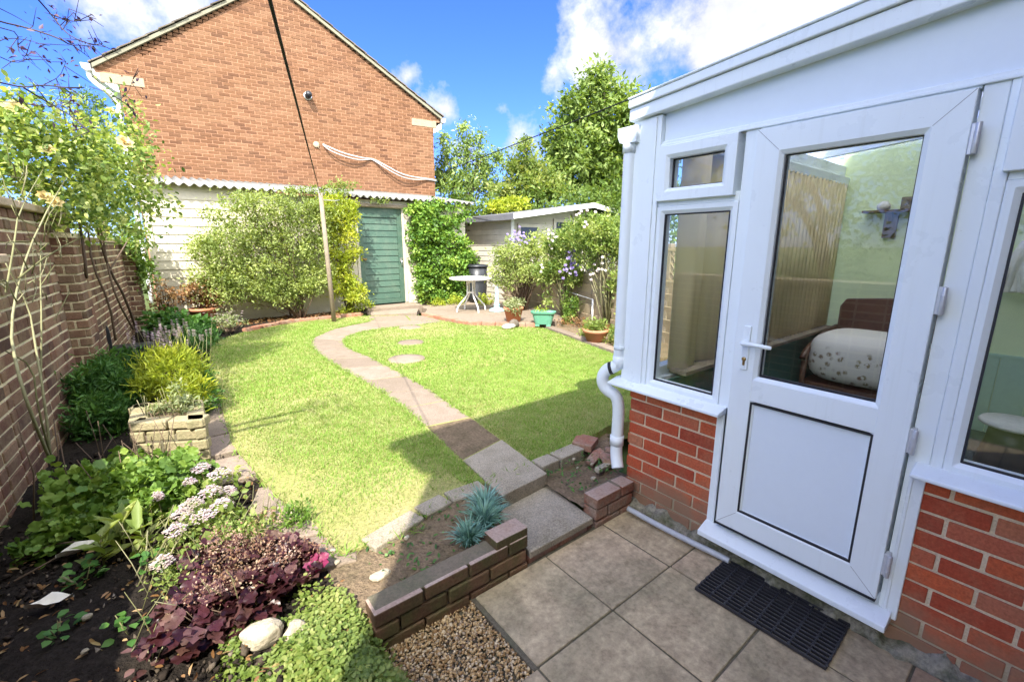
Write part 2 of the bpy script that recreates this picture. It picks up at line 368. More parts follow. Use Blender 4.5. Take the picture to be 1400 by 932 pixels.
M['soil_dry'] = surf('soil_dry', [(0,(.22,.16,.10))], n1=7, n1amt=.7, n1col=(.10,.085,.045), n2=60, n2amt=.5, bmp=1., bd=.02, b2=20, rough=1, spec=.1)
M['lawn'] = surf('lawn', [(0,(.30,.30,.10))], n1=1.6, n1amt=.6, n1col=(.40,.34,.17), n2=70, n2amt=.4, bmp=.8, bd=.02, rough=1, spec=.05)
M['ground'] = surf('ground', [(0,(.09,.12,.04))], n1=.5, n1amt=.5, n2=6, n2amt=.3, rough=1, spec=.05)
M['gravel'] = surf('gravel', [(0,(0.255,0.14,0.054)),(.3,(0.468,0.304,0.136)),(.6,(0.561,0.398,0.204)),(.85,(0.637,0.515,0.34)),(1,(0.221,0.148,0.102))], n1=30, n1amt=.25, n2=120, n2amt=.2, bmp=.2, rough=.6)
M['stone'] = surf('stone', [(0,(0.39,0.338,0.244)),(1,(0.48,0.418,0.304))], n1=9, n1amt=.55, n1col=(0.225,0.194,0.125), n2=70, n2amt=.3, bmp=.7, bd=.01)
M['planter'] = surf('planter', [(0,(0.276,0.231,0.131)),(1,(0.341,0.287,0.169))], n1=9, n1amt=.55, n1col=(0.164,0.162,0.071), n2=70, n2amt=.3, bmp=.7, bd=.012)
M['paint_cream'] = surf('paint_cream', [(0,(0.595,0.531,0.4)),(1,(0.646,0.581,0.448))], n1=3, n1amt=.35, n1col=(0.425,0.365,0.24), n2=30, n2amt=.08, bmp=.1, rough=.7)
M['render_wall'] = surf('render_wall', [(0,(.60,.55,.44))], n1=4, n1amt=.55, n1col=(.36,.31,.22), n2=70, n2amt=.2, bmp=.5)
M['asbestos'] = surf('asbestos', [(0,(0.216,0.211,0.194))], n1=5, n1amt=.7, n1col=(0.108,0.108,0.092), n2=60, n2amt=.3, bmp=.3)
M['door_green'] = surf('door_green', [(0,(0.052,0.104,0.075)),(1,(0.069,0.128,0.093))], n1=5, n1amt=.6, n1col=(0.126,0.171,0.124), n2=40, n2amt=.18, bmp=.12, rough=.5, spec=.4)
M['wood_grey'] = surf('wood_grey', [(0,(0.238,0.191,0.138)),(1,(0.308,0.251,0.18))], n1=8, n1amt=.5, n1col=(0.154,0.125,0.084), n2=50, n2amt=.25, bmp=.3)
M['fence_wood'] = surf('fence_wood', [(0,(0.312,0.237,0.149)),(1,(0.429,0.338,0.218))], n1=5, n1amt=.5, n1col=(0.182,0.163,0.092), n2=50, n2amt=.25, bmp=.3)
M['roof_tile'] = surf('roof_tile', [(0,(.09,.075,.06)),(1,(.17,.14,.11))], n1=3, n1amt=.5, n1col=(.2,.19,.12), n2=30, n2amt=.3, bmp=.4)
M['barge'] = surf('barge', [(0,(0.252,0.234,0.165))], n1=6, n1amt=.4, n2=40, n2amt=.2)
M['stone_lintel'] = surf('stone_lintel', [(0,(0.37,0.285,0.186))], n1=6, n1amt=.4, n2=60, n2amt=.2)
M['paint_white'] = plain('paint_white', (.78,.77,.74), .5, .4, n2amt=.08)
M['shed_wood'] = surf('shed_wood', [(0,(.50,.46,.38)),(1,(.58,.54,.46))], n1=3, n1amt=.35, n2=40, n2amt=.12, bmp=.2)
M['felt'] = surf('felt', [(0,(.13,.13,.14))], n1=5, n1amt=.3, n2=120, n2amt=.3)
M['dark_glass'] = plain('dark_glass', (.03,.035,.04), .08, .7, n2amt=.0)
M['terracotta'] = surf('terracotta', [(0,(.46,.18,.09)),(1,(.50,.21,.11))], n1=8, n1amt=.4, n1col=(.42,.27,.19), n2=60, n2amt=.15, bmp=.15, rough=.8)
M['plastic_green'] = plain('plastic_green', (.12,.33,.22), .4, .5, n2amt=.08)
M['plastic_black'] = plain('plastic_black', (.02,.022,.025), .4, .5, n2amt=.1)
M['plastic_blue'] = plain('plastic_blue', (.38,.62,.68), .4, .5, n2amt=.05)
M['cable_black'] = plain('cable_black', (.012,.012,.014), .7, .2)
M['cable_white'] = plain('cable_white', (0.465,0.45,0.42), .6, .3)
M['white_rock'] = surf('white_rock', [(0,(.78,.76,.72))], n1=9, n1amt=.3, n2=60, n2amt=.15, bmp=.5)
M['bark'] = surf('bark', [(0,(.13,.10,.07))], n1=9, n1amt=.5, n1col=(.07,.055,.04), n2=60, n2amt=.35, bmp=.6)
M['twig_dark'] = surf('twig_dark', [(0,(.055,.045,.05))], n1amt=0, n2amt=.2, bmp=0)
M['stem_pale'] = surf('stem_pale', [(0,(0.112,0.108,0.042)),(.5,(0.182,0.18,0.077)),(1,(0.28,0.259,0.154))], n1=12, n1amt=.4, n1col=(0.07,0.058,0.028), n2=50, n2amt=.2, bmp=0)
M['stem_brown'] = surf('stem_brown', [(0,(.075,.05,.035)),(1,(.16,.11,.07))], n1=12, n1amt=.3, n2=50, n2amt=.2, bmp=0)
M['dry'] = leafmat('dry_leaves', [(0,(.16,.07,.03)),(.5,(.33,.18,.09)),(1,(.5,.34,.20))], .25, .8, (1.1,1,.8), .1)
G = lambda n, a, b, c, tr=.4, **k: leafmat(n, [(0, a), (.5, b), (1, c)], tr, **k)
M['lf_mid'] = G('leaf_mid', (0.076,0.15,0.032), (0.183,0.303,0.058), (0.364,0.473,0.114))
M['lf_bright'] = G('leaf_bright', (0.117,0.182,0.045), (0.249,0.328,0.085), (0.451,0.462,0.173), .45)
M['lf_yellow'] = G('leaf_yellow', (0.22,0.281,0.032), (0.423,0.491,0.056), (0.641,0.632,0.097), .45)
M['lf_tree'] = G('leaf_tree', (0.08,0.141,0.027), (0.186,0.272,0.062), (0.354,0.44,0.148), .4)
M['lf_olive'] = G('leaf_olive', (0.134,0.188,0.048), (0.298,0.366,0.113), (0.535,0.587,0.227), .4)
M['lf_rose'] = G('leaf_rose', (0.106,0.181,0.04), (0.285,0.383,0.103), (0.549,0.585,0.228), .45)
M['fl_spent'] = leafmat('spent_flowers', [(0,(.14,.06,.05)),(.5,(.30,.17,.12)),(1,(.55,.40,.32))], .25, .8, (1.1,1,.8), .1)
M['lf_dark'] = G('leaf_dark', (0.018, 0.053, 0.015), (0.042, 0.098, 0.024), (0.083, 0.165, 0.042), .3)
M['lf_deep'] = G('leaf_deep', (0.034, 0.102, 0.025), (0.076, 0.187, 0.043), (0.153, 0.289, 0.068), .35)
M['lf_grey'] = G('leaf_grey', (0.15, 0.195, 0.105), (0.285, 0.33, 0.165), (0.45, 0.465, 0.27), .35)
M['lf_blue'] = G('leaf_blue', (0.09, 0.195, 0.165), (0.18, 0.345, 0.3), (0.36, 0.54, 0.48), .2, tint=(1, 1.1, .9))
M['lf_purple'] = G('leaf_purple', (0.027,0.008,0.011), (0.071,0.021,0.028), (0.196,0.111,0.104), .25, tint=(1.5,.5,.5), rough=.35)
M['twig_leaf'] = G('twig_leaf', (.05,.03,.06), (.10,.055,.11), (.18,.10,.14), .2, tint=(1.1,.8,1.2))
M['lf_magenta'] = G('leaf_magenta', (0.252,0.021,0.084), (0.3,0.035,0.12), (0.36,0.105,0.18), .4, tint=(1.2,.6,.8))
M['lf_birch'] = G('leaf_birch', (0.125,0.208,0.073), (0.27,0.374,0.125), (0.499,0.582,0.25), .4)
M['lf_ivy'] = G('leaf_ivy', (0.066,0.149,0.029), (0.183,0.327,0.054), (0.412,0.536,0.099), .35)
M['fl_white'] = G('petal_white', (.62,.56,.56), (.72,.66,.68), (.80,.78,.78), .3, tint=(1,1,1))
M['fl_pink'] = G('petal_pink', (.50,.33,.40), (.64,.50,.55), (.76,.68,.70), .3, tint=(1,.9,1))
M['fl_cream'] = G('petal_cream', (.72,.45,.16), (.78,.62,.30), (.80,.72,.46), .35, tint=(1,.9,.7))
M['fl_violet'] = G('petal_violet', (.18,.12,.42), (.32,.24,.58), (.52,.44,.70), .3, tint=(1,.9,1.1))
M['fl_rose'] = G('petal_rose', (.6,.12,.28), (.68,.25,.4), (.75,.45,.55), .3, tint=(1,.8,.9))
M['grass'] = leafmat('grass_blades', [(0,(0.475,0.464,0.237)),(.14,(0.383,0.426,0.146)),(.32,(0.191,0.325,0.05)),(.65,(0.276,0.418,0.077)),(1,(0.383,0.52,0.128))], .35, .55, (1.2,1.2,.6), .25)
# ================================================================== SETTING
LZ = .15
b = MB(); b.add([(-400,-400,-.14),(400,-400,-.14),(400,400,-.14),(-400,400,-.14)], [(0,1,2,3)])
tag(b.build('ground', M['ground'], base=(0,0,-.14)), kind='structure')

# lawn outline (z = .15)
LAWN = [(.50,1.98),(.78,1.93),(1.0,2.02),(1.37,2.09),(1.80,2.09),(2.30,2.12),(2.75,2.2),(3.6,1.95),(4.2,1.95),(4.62,3.51),(4.98,4.85),(5.22,5.75),(4.85,6.25),(4.30,6.85),(4.18,7.5),(4.19,8.30),
        (3.75,8.75),(3.17,9.1),(1.85,9.18),(.93,8.6),(.42,7.92),(.30,6.4),(.27,4.94),(.24,3.7),(.30,3.2),(.36,2.72),(.46,2.32)]
b = MB(); b.prism(LAWN, .0, LZ); tag(b.build('lawn', M['lawn']), kind='structure')

# dark soil of the left border (gently uneven), front beds, back bed
def soil_sheet(name, poly, z, mat, step=.09, amp=.035, seed=1, lift=None):
    g = np.random.default_rng(seed); xs = [p[0] for p in poly]; ys = [p[1] for p in poly]
    b = MB(); nx = max(2, int((max(xs)-min(xs))/step)); ny = max(2, int((max(ys)-min(ys))/step))
    vs = []; ph = g.uniform(0, 6.28, 6)
    P = np.array(poly)
    def inside(x, y):
        c = False; n = len(poly); j = n-1
        for i in range(n):
            if ((poly[i][1] > y) != (poly[j][1] > y)) and (x < (poly[j][0]-poly[i][0])*(y-poly[i][1])/(poly[j][1]-poly[i][1])+poly[i][0]): c = not c
            j = i
        return c
    for j in range(ny+1):
        for i in range(nx+1):
            x = min(xs)+(max(xs)-min(xs))*i/nx; y = min(ys)+(max(ys)-min(ys))*j/ny
            h = z + amp*(math.sin(3.1*x+ph[0]+math.sin(2*y))*.5+math.sin(4.3*y+ph[1]+1.5*x)*.5+float(g.normal())*.28)
            if lift: h += lift(x, y)
            vs.append((x, y, h))
    fs = []
    for j in range(ny):
        for i in range(nx):
            x = min(xs)+(max(xs)-min(xs))*(i+.5)/nx; y = min(ys)+(max(ys)-min(ys))*(j+.5)/ny
            if inside(x, y):
                a = j*(nx+1)+i; fs.append((a, a+1, a+nx+2, a+nx+1))
    b.add(vs, fs, .5, True)
    return tag(b.build(name, mat), kind='structure')
def inside_np(poly, x, y):
    c = np.zeros(len(x), bool); n = len(poly); j = n-1
    for i in range(n):
        xi, yi = poly[i]; xj, yj = poly[j]
        c ^= ((yi > y) != (yj > y)) & (x < (xj-xi)*(y-yi)/(yj-yi+1e-12)+xi); j = i
    return c
WX = lambda y: -.854+(y-3.3)*.063            # face of the left boundary wall
soil_sheet('border_soil', [(-1.3,.4),(.2,.4),(.42,1.5),(.44,2.3),(.36,2.8),(.3,3.6),(.33,5),(.36,6.4),(.47,7.9),(.98,8.62),(1.9,9.22),(3.3,9.16),(3.5,9.85),(-.7,9.85)], .115, M['soil'], .06, .025,
           lift=lambda x, y: .08*max(0, min(1, (y-8)/1.2)) - .10*max(0, min(1, (1.9-y)/.5)))
soil_sheet('raised_bed_soil', [(.42,1.58),(1.30,1.58),(1.34,2.1),(.92,2.06),(.55,2.05),(.42,1.9)], .125, M['soil_dry'], .05, .02, 4)
soil_sheet('drain_bed_soil', [(1.76,1.58),(2.2,1.58),(2.7,2.2),(1.8,2.1)], .10, M['soil_dry'], .05, .02, 5)

# paved patio
X0s = [-.853,-.403,.047,.497,.947,1.397,1.847,2.12]
b = MB()
b.m = 0
def slab(x0, y0, x1, y1, tan=False):
    j = .0045; b.m = 2 if tan else 0
    t = rnd.uniform(-.002, .002)
    b.prism([(x0+j,y0+j),(x1-j,y0+j),(x1-j,y1-j),(x0+j,y1-j)], -.05, [t+rnd.uniform(-.0015,.0015) for _ in range(4)])
for r_, (y0, y1) in enumerate([(1.052,1.50),(.602,1.052),(.152,.602),(-.298,.152),(-.6,-.298)]):
    for i in range(len(X0s)-1):
        if r_ == 0 and X0s[i] < .94: continue
        if i == len(X0s)-2:
            ys = [y0, y1]
            if r_ == 1: ys = [y0, .85, y1]
            for a, c in zip(ys, ys[1:]): slab(X0s[i], a, X0s[i+1], c, r_ == 3)
        else: slab(X0s[i], y0, X0s[i+1], y1, r_ == 3 and i == 5)
b.m = 1; b.box((-.9,-.6,-.06),(2.12,1.05,-.006)); b.box((.93,1.051,-.06),(2.12,1.52,-.007))
tag(b.build('patio', [M['slab'], M['joint'], M['slab_tan']], bev=.005), kind='structure')

# gravel patch: thousands of small stones, nobody could count them
b = MB(); b.box((.0,1.045,-.1),(.95,1.6,-.035)); tag(b.build('gravel_base', M['joint']), kind='structure')
g = np.random.default_rng(11); b = MB()
OCT = [(1,0,0),(-1,0,0),(0,1,0),(0,-1,0),(0,0,1),(0,0,-1)]; OF = [(0,2,4),(2,1,4),(1,3,4),(3,0,4),(2,0,5),(1,2,5),(3,1,5),(0,3,5)]
for k in range(5200):
    x = g.uniform(.28,.955); y = g.uniform(1.03,1.515); s_ = g.uniform(.004,.0095)*(1.5 if g.random() < .06 else 1)
    q = Matrix.Rotation(g.uniform(0,6.28), 3, Vector(g.normal(size=3)).normalized())
    d = Vector((s_*g.uniform(.8,1.5), s_, s_*g.uniform(.5,.9)))
    z = -.03+g.uniform(0,.016)
    b.add([Vector((x,y,z)) + q @ Vector((o[0]*d.x,o[1]*d.y,o[2]*d.z)) for o in OCT], OF, float(g.random()), True)
tag(b.build('gravel', M['gravel']), kind='stuff')

# step slab and its brick riser
b = MB(); b.prism([(1.29,1.50),(1.765,1.50),(1.80,1.93),(1.36,1.93)], .03, .07); b.m = 1
x = 1.295
for w in (.215,.215,.03):
    b.box((x,1.515,-.04),(min(x+w,1.765),1.6,.028)); x += w+.008
tag(b.build('step', [M['step'], M['brick_edge']], bev=.006), kind='structure')

# garden path of concrete slabs curving to the garage door
PL = [(1.395,1.88),(1.45,2.42),(1.53,3.1),(1.565,3.6),(1.58,4.11),(1.565,4.65),(1.53,5.3),(1.52,5.85),(1.53,6.39),(1.60,6.95),(1.75,7.38),(2.0,7.72),(2.31,8.02),(2.66,8.2),(3.0,8.33),(3.2,8.6)]
PR = [(1.795,1.91),(1.87,2.52),(1.93,3.05),(1.965,3.55),(2.01,3.95),(2.02,4.54),(2.025,5.1),(2.02,5.6),(1.98,6.05),(1.98,6.44),(2.06,6.86),(2.24,7.17),(2.58,7.44),(3.01,7.5),(3.55,7.40),(4.16,7.45)]
PATH_POLY = PL + PR[::-1]
b = MB()
for i in range(len(PL)-1):
    a0, a1, c1, c0 = [Vector((*p, 0)) for p in (PL[i], PL[i+1], PR[i+1], PR[i])]
    sh = .012
    cx = (a0+a1+c1+c0)/4
    pts = [p+(cx-p).normalized()*sh for p in (a0,a1,c1,c0)]
    if i == 0:
        b.m = 1; b.prism([(p.x,p.y) for p in pts], .07, LZ+.010); continue
    b.m = 0
    if i == 1:
        b.m = 2; b.prism([(p.x,p.y) for p in pts], .07, LZ+.003); continue
    b.prism([(p.x,p.y) for p in pts], .07, [LZ+.006+rnd.uniform(-.003,.003) for _ in range(4)])
b.m = 2
tag(b.build('garden_path', [M['path'], M['step'], M['soil_dry']], bev=.006), kind='structure')
# paved apron before the garage door and two steps
b = MB()
AP = [[(3.02,8.36),(3.7,8.0),(3.9,8.65),(3.25,8.95)],[(3.72,7.98),(4.17,7.5),(4.2,8.32),(3.92,8.63)]]
for q in AP: b.prism(q, .07, LZ+.008)
b.prism([(3.3,8.98),(4.15,8.60),(4.5,9.2),(3.42,9.3)], .07, .20); b.prism([(3.35,9.32),(4.6,9.24),(4.62,9.72),(3.38,9.72)], .07, .27)
tag(b.build('door_apron', [M['path']], bev=.008), kind='structure')
# raised far terrace with a brick rim
TER = [(4.24,8.42),(4.38,6.92),(4.9,6.33),(5.35,6.0),(6.35,5.9),(6.75,9.6),(4.66,9.7),(4.55,8.9)]
b = MB(); b.prism(TER, 0, .205); b.m = 1
rim = [Vector((*p,0)) for p in TER[:4]]
for a, c in zip(rim, rim[1:]):
    L_ = (c-a).length; n_ = max(1, round(L_/.23)); u = (c-a)/L_
    for k in range(n_):
        b.obox(a+u*(k+.5)*L_/n_ + Vector((0,0,.16)) - Vector((-u.y,u.x,0))*.03, u, (L_/n_-.01,.11,.105))
tag(b.build('terrace', [M['path'], M['brick_edge']], bev=.005), kind='structure')
# kerb of flat slabs along the right edge of the lawn
b = MB(); a = Vector((4.66,3.35,0)); c = Vector((5.30,5.82,0)); u = (c-a).normalized(); n_ = Vector((u.y,-u.x,0))
k = 0.
while k < 2.4:
    w = rnd.uniform(.42,.6); b.obox(a+u*(k+w/2)+n_*.10+Vector((0,0,.12)), u, (w-.012,.16,.085)); k += w
b.m = 1; b.prism([(a+n_*.2)[:2],(c+n_*.2)[:2],(6.3,5.9),(5.9,3.0)], .0, .15)
tag(b.build('lawn_kerb', [M['path'], M['soil_dry']], bev=.008), kind='structure')
# flat stones along the left edge of the lawn
b = MB()
for (x, y, w, d, rz) in [(.12,5.6,.24,.4,.1),(.13,5.1,.24,.42,.05),(.14,4.62,.26,.4,-.02),(.15,4.18,.27,.40,.03),(.17,3.76,.27,.38,-.04),(.21,3.3,.22,.4,-.03),(.36,2.73,.26,.30,-.3),(.37,2.40,.30,.32,-.35),(.43,2.07,.34,.26,-.35)]:
    b.T = Matrix.Translation((x,y,0)) @ Matrix.Rotation(rz,4,'Z'); b.prism([(-w/2,-d/2),(w/2,-d/2+.01),(w/2-.01,d/2),(-w/2+.01,d/2)], .05, LZ-.006+rnd.uniform(-.006,.006))
b.T = None; tag(b.build('edging_slabs', M['path'], bev=.007), kind='structure')
# edging stones at the front lip of the lawn
b = MB()
for (p, q) in [((.62,1.98),(.93,2.06)),((.945,2.07),(1.13,2.10)),((1.14,2.10),(1.385,2.09)),((1.815,2.085),(1.98,2.09)),((1.99,2.09),(2.24,2.10))]:
    a = Vector((*p,0)); c = Vector((*q,0)); b.obox((a+c)/2+Vector((0,-.03,.115)), c-a, ((c-a).length-.008,.12,.10))
tag(b.build('lawn_edging', M['step'], bev=.008), kind='structure')
# concrete plinth under the conservatory
b = MB(); n = 90; vs = []; g = np.random.default_rng(8)
for i in range(n+1):
    y = -.6+2.2*i/n; o = .018*math.sin(i*.7)+.012*math.sin(i*1.9)+float(g.normal())*.006; h = .035+.016*math.sin(i*.5)+.01*math.sin(i*1.4)+float(g.normal())*.005
    vs += [(2.105+o,y,-.06),(2.11+o,y,h*.55),(2.135+o*.8,y,h),(2.175,y,h+.012),(2.30,y,h+.012)]
b.add(vs, [(i*5+k,i*5+k+1,i*5+k+6,i*5+k+5) for i in range(n) for k in range(4)], .5, True)
tag(b.build('concrete_footing', M['concrete']), kind='structure')

# ================================================================== BRICKWORK
def brickwork(b, o, u, length, z0, z1, depth=.02, bl=.215, bh=.063, mj=.012, thick=.10, seed=0, limit=None, mat_b=0, mat_m=1, jit=.002, flem=False, nrm=None, cut=None):
    """courses of single bricks standing `depth` proud of a mortar bed; o = left foot of the face, u = direction, face normal = right-hand u x z"""
    q = random.Random(seed); o = Vector(o); u = Vector(u).normalized(); nn = Vector(nrm) if nrm else u.cross(Vector((0,0,1)))
    z = z0; row = 0
    while z < z1-.01:
        h = min(bh, z1-z); k = -(bl+mj)/2 if row % 2 else 0.
        i = row
        while k < length:
            w = bl
            if flem and (i % 2): w = (bl-mj)/2
            a = max(k, 0); c = min(k+w, length); k += w+mj; i += 1
            if limit:
                la, lb = limit(z+h); a = max(a, la); c = min(c, lb)
            if cut and cut(a, c, z): continue
            if c-a < .03: continue
            d = depth+q.uniform(-jit, jit); j = mj*.12
            b.m = mat_b
            b.obox(o+u*(a+c)/2+Vector((0,0,z+h/2-o.z))+nn*(d/2-thick/2)+Vector((0,0,q.uniform(-j,j))), u, (c-a+q.uniform(-j,j), d+thick, h+q.uniform(-j,j)), q.random())
        z += bh+mj; row += 1

# ---- left boundary wall
w0 = Vector((WX(.4), .4, 0)); w1 = Vector((WX(9.78), 9.78, 0)); uw = (w1-w0).normalized(); nw = Vector((uw.y,-uw.x,0))
wl = thing('garden_wall', (WX(5),5,0), 'tall weathered brown brick garden wall with piers along the left border', 'wall')
b = MB(); L1 = (Vector((WX(6.2),6.2,0))-w0).length; LT = (w1-w0).length
L0 = (Vector((WX(3.85),3.85,0))-w0).length; LM = (Vector((WX(4.18),4.18,0))-w0).length
brickwork(b, w0, uw, L0, .0, 1.18, .008, seed=2, flem=True, mj=.018, bh=.063, jit=.004, thick=.03, nrm=nw)
brickwork(b, w0+uw*L0, uw, LM-L0, .0, 1.48, .008, seed=9, flem=True, mj=.018, bh=.063, jit=.004, thick=.03, nrm=nw)
brickwork(b, w0+uw*LM, uw, L1-LM, .0, 1.84, .008, seed=3, flem=True, mj=.018, bh=.063, jit=.004, thick=.03, nrm=nw)
brickwork(b, w0+uw*L1, uw, LT-L1, .0, 1.62, .008, seed=4, flem=True, mj=.018, bh=.063, jit=.004, thick=.03, nrm=nw)
b.m = 1; b.obox(w0+uw*L0/2-nw*.105+Vector((0,0,.56)), uw, (L0-.004,.21,1.24)); b.obox(w0+uw*(L0+LM)/2-nw*.105+Vector((0,0,.71)), uw, (LM-L0,.206,1.54)); b.obox(w0+uw*(LM+L1)/2-nw*.105+Vector((0,0,.89)), uw, (L1-LM,.21,1.9)); b.obox(w0+uw*(L1+LT)/2-nw*.105+Vector((0,0,.78)), uw, (LT-L1-.004,.21,1.68))
b.build('brickwork', [M['brick_wall'], M['mortar_wall']], wl, bev=.004)
def pier(y, top, nm):
    b = MB(); p = Vector((WX(y), y, 0))
    for (o, u, ln, nr) in [(p+nw*.004, nw, .14, -uw), (p+nw*.14, uw, .33, nw), (p+nw*.14+uw*.33, -nw, .136, uw)]:
        brickwork(b, o, u, ln, .0, top, .006, seed=int(y*10)+len(b.v), mj=.016, bh=.064, bl=.215 if ln > .2 else .105, thick=.03, nrm=nr)
    b.m = 1; b.obox(p+nw*.068+uw*.165+Vector((0,0,top/2)), uw, (.326,.133,top))
    b.obox(p+nw*.06+uw*.165+Vector((0,0,top+.02)), uw, (.36,.17,.04))
    b.build('pier', [M['brick_wall'], M['mortar_wall']], wl, bev=.004)
pier(5.4, 1.66, 'a'); pier(2.2, 1.1, 'b'); pier(9.4, 1.5, 'c')
b = MB(); k = 0.
while k < LT-.05:
    w = min(.45, LT-k)
    for Lx in (L0, LM, L1):
        if k < Lx-.02 < k+w-.02: w = Lx-k
    top = 1.188 if k+w < L0+.02 else 1.488 if k+w < LM+.02 else 1.845 if k+w < L1+.02 else 1.628
    b.obox(w0+uw*(k+w/2)-nw*.10+Vector((0,0,top+.03)), uw, (w-.012,.30,.055)); k += w
b.build('coping', M['coping'], wl, bev=.01)

# ---- low brick retaining walls by the step
def lowwall(name, x0, x1, label, top, seed, extra=(), mat='brick_shaded'):
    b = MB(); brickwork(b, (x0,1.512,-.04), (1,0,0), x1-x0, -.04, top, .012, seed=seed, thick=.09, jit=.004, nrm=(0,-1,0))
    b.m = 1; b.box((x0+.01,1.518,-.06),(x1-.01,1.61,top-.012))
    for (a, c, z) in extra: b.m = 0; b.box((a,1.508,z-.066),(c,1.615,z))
    o = b.build(name, [M[mat], M['mortar_edge'], M['brick_top_lit']], bev=.006)
    for p in o.data.polygons:
        if p.normal.z > .9 and p.material_index == 0 and o.location.z+p.center.z > top-.03: p.material_index = 2  # upward faces get the paler colour with light painted in
    return tag(o, label, 'low wall')
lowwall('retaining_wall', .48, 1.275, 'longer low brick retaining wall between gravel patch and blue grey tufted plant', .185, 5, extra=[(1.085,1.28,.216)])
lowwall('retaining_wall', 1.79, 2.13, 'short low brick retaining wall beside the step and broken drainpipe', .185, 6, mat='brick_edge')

# ================================================================== CONSERVATORY
XF = 2.15
cons = thing('conservatory', (3.6,.5,0), 'white framed lean-to conservatory with glazed door on red brick dwarf wall', 'conservatory')
b = MB()
brickwork(b, (XF+.02,1.585,.02), (0,-1,0), .60, .015, .765, .006, seed=21, thick=.05, nrm=(-1,0,0))
brickwork(b, (XF+.02,.268,.02), (0,-1,0), .868, .015, .765, .006, seed=22, thick=.05, nrm=(-1,0,0))
brickwork(b, (5.15,1.59,.02), (-1,0,0), 2.98, .015, .765, .006, seed=23, thick=.05, nrm=(0,1,0))
b.m = 1; b.box((XF+.022,.99,-.05),(XF+.15,1.583,.765)); b.box((XF+.022,-.6,-.05),(XF+.15,.262,.765)); b.box((XF+.151,1.46,-.05),(5.15,1.588,.765))
b.build('dwarf_wall', [M['brick_red'], M['mortar']], cons, bev=.004)

fr = MB()      # outer frame: posts, heads, mullions
fr.box((XF-.012,1.475,.80),(XF+.12,1.648,2.26))         # corner post
fr.box((XF-.020,1.50,.80),(XF-.013,1.60,2.25))
fr.box((XF+.0,1.04,.115),(XF+.07,.983,2.11))             # door jamb left / mullion
fr.box((XF+.0,.235,.115),(XF+.07,.296,2.11))            # door jamb right
fr.box((XF-.004,.20,.80),(XF+.07,.2345,2.11))
fr.box((XF+.0,1.4745,2.106),(XF+.08,-.5,2.128))          # head rail
fr.box((XF-.012,1.4745,2.100),(XF-.001,-.5,2.112))
fr.box((XF,.980,2.0925),(XF+.06,.2985,2.1055))
fr.box((XF,-.30,.80),(XF+.08,-.60,2.26))                 # post at the house
fr.box((XF-.008,-.30,.80),(XF-.001,-.32,2.10))
# transoms
fr.box((XF+.002,1.4745,1.80),(XF+.07,1.0405,1.845)); fr.box((XF+.002,.1995,1.80),(XF+.07,-.2995,1.845))
# far end (towards the garden) frame
for x in (2.32,2.9,3.6,4.3,5.0): fr.box((x-.03,1.53,.80),(x+.03,1.60,2.15))
fr.box((XF+.125,1.528,2.12),(5.15,1.61,2.24)); fr.box((XF+.125,1.53,.795),(5.15,1.602,.86)); fr.box((XF+.125,1.532,1.79),(5.15,1.60,1.84))
fr.box((XF+.09,1.46,2.13),(5.06,1.527,2.20))
fr.build('frame', M['upvc'], cons, bev=.004)
pn = MB()
def topz(y): return 2.258+(1.646-y)*.0725
pn.extr([(XF+.02,1.474,2.128),(XF+.02,-.5,2.128),(XF+.02,-.5,topz(-.5)),(XF+.02,1.474,topz(1.474))], (.05,0,0))
pn.build('head_panel', M['upvc_panel'], cons)
fa = MB()
def fz(y, k): return {0: 2.254, 1: 2.315, 2: 2.358}[k]+(1.65-y)*(.0725+.012*k/2)
def fbar(x0, x1, k0, k1, d=0): fa.extr([(x0,1.66,fz(1.66,k0)+d),(x0,-.6,fz(-.6,k0)+d),(x0,-.6,fz(-.6,k1)),(x0,1.66,fz(1.66,k1))], (x1-x0,0,0))
fbar(XF-.045,XF+.10,0,1); fbar(XF-.060,XF+.10,1,2,.002)
fa.extr([(XF-.066,1.662,fz(1.66,2)+.001),(XF-.066,-.6,fz(-.6,2)+.001),(XF-.066,-.6,fz(-.6,2)+.012),(XF-.066,1.662,fz(1.66,2)+.012)], (.17,0,0))
fa.build('fascia', M['upvc'], cons, bev=.006)
gu = MB(); prof = [(1.61,2.232),(1.735,2.232),(1.735,2.19),(1.72,2.155),(1.69,2.145),(1.61,2.145)]
gu.extr([(XF-.045,y,z) for y, z in prof], (3.05,0,0)); gu.build('gutter', M['upvc'], cons, bev=.003)
# roof: translucent sheets on white bars, rising to the house wall
rf = MB(); rf.extr([(XF-.03,1.68,2.362),(XF-.03,-.6,2.362+2.28*.0845),(5.15,-.6,2.362+2.28*.0845),(5.15,1.68,2.362)], (0,0,.016)); rf.build('roof', M['poly'], cons)
rb = MB()
for x in np.linspace(2.3,5.1,6): rb.extr([(x-.025,1.67,2.30),(x-.025,-.6,2.30+2.27*.0845),(x-.025,-.6,2.36+2.27*.0845),(x-.025,1.67,2.36)], (.05,0,0))
rb.box((2.2,1.5,2.21),(5.1,1.6,2.30)); rb.build('roof_bars', M['upvc'], cons, bev=.003)
def ring(b, x0, x1, y0, y1, z0, z1, w, m=None):
    """rectangular frame in a plane x = const; width w"""
    b.box((x0,y0,z0),(x1,y0+w,z1)); b.box((x0,y1-w,z0),(x1,y1,z1)); b.box((x0,y0+w,z0),(x1,y1-w,z0+w)); b.box((x0,y0+w,z1-w),(x1,y1-w,z1))
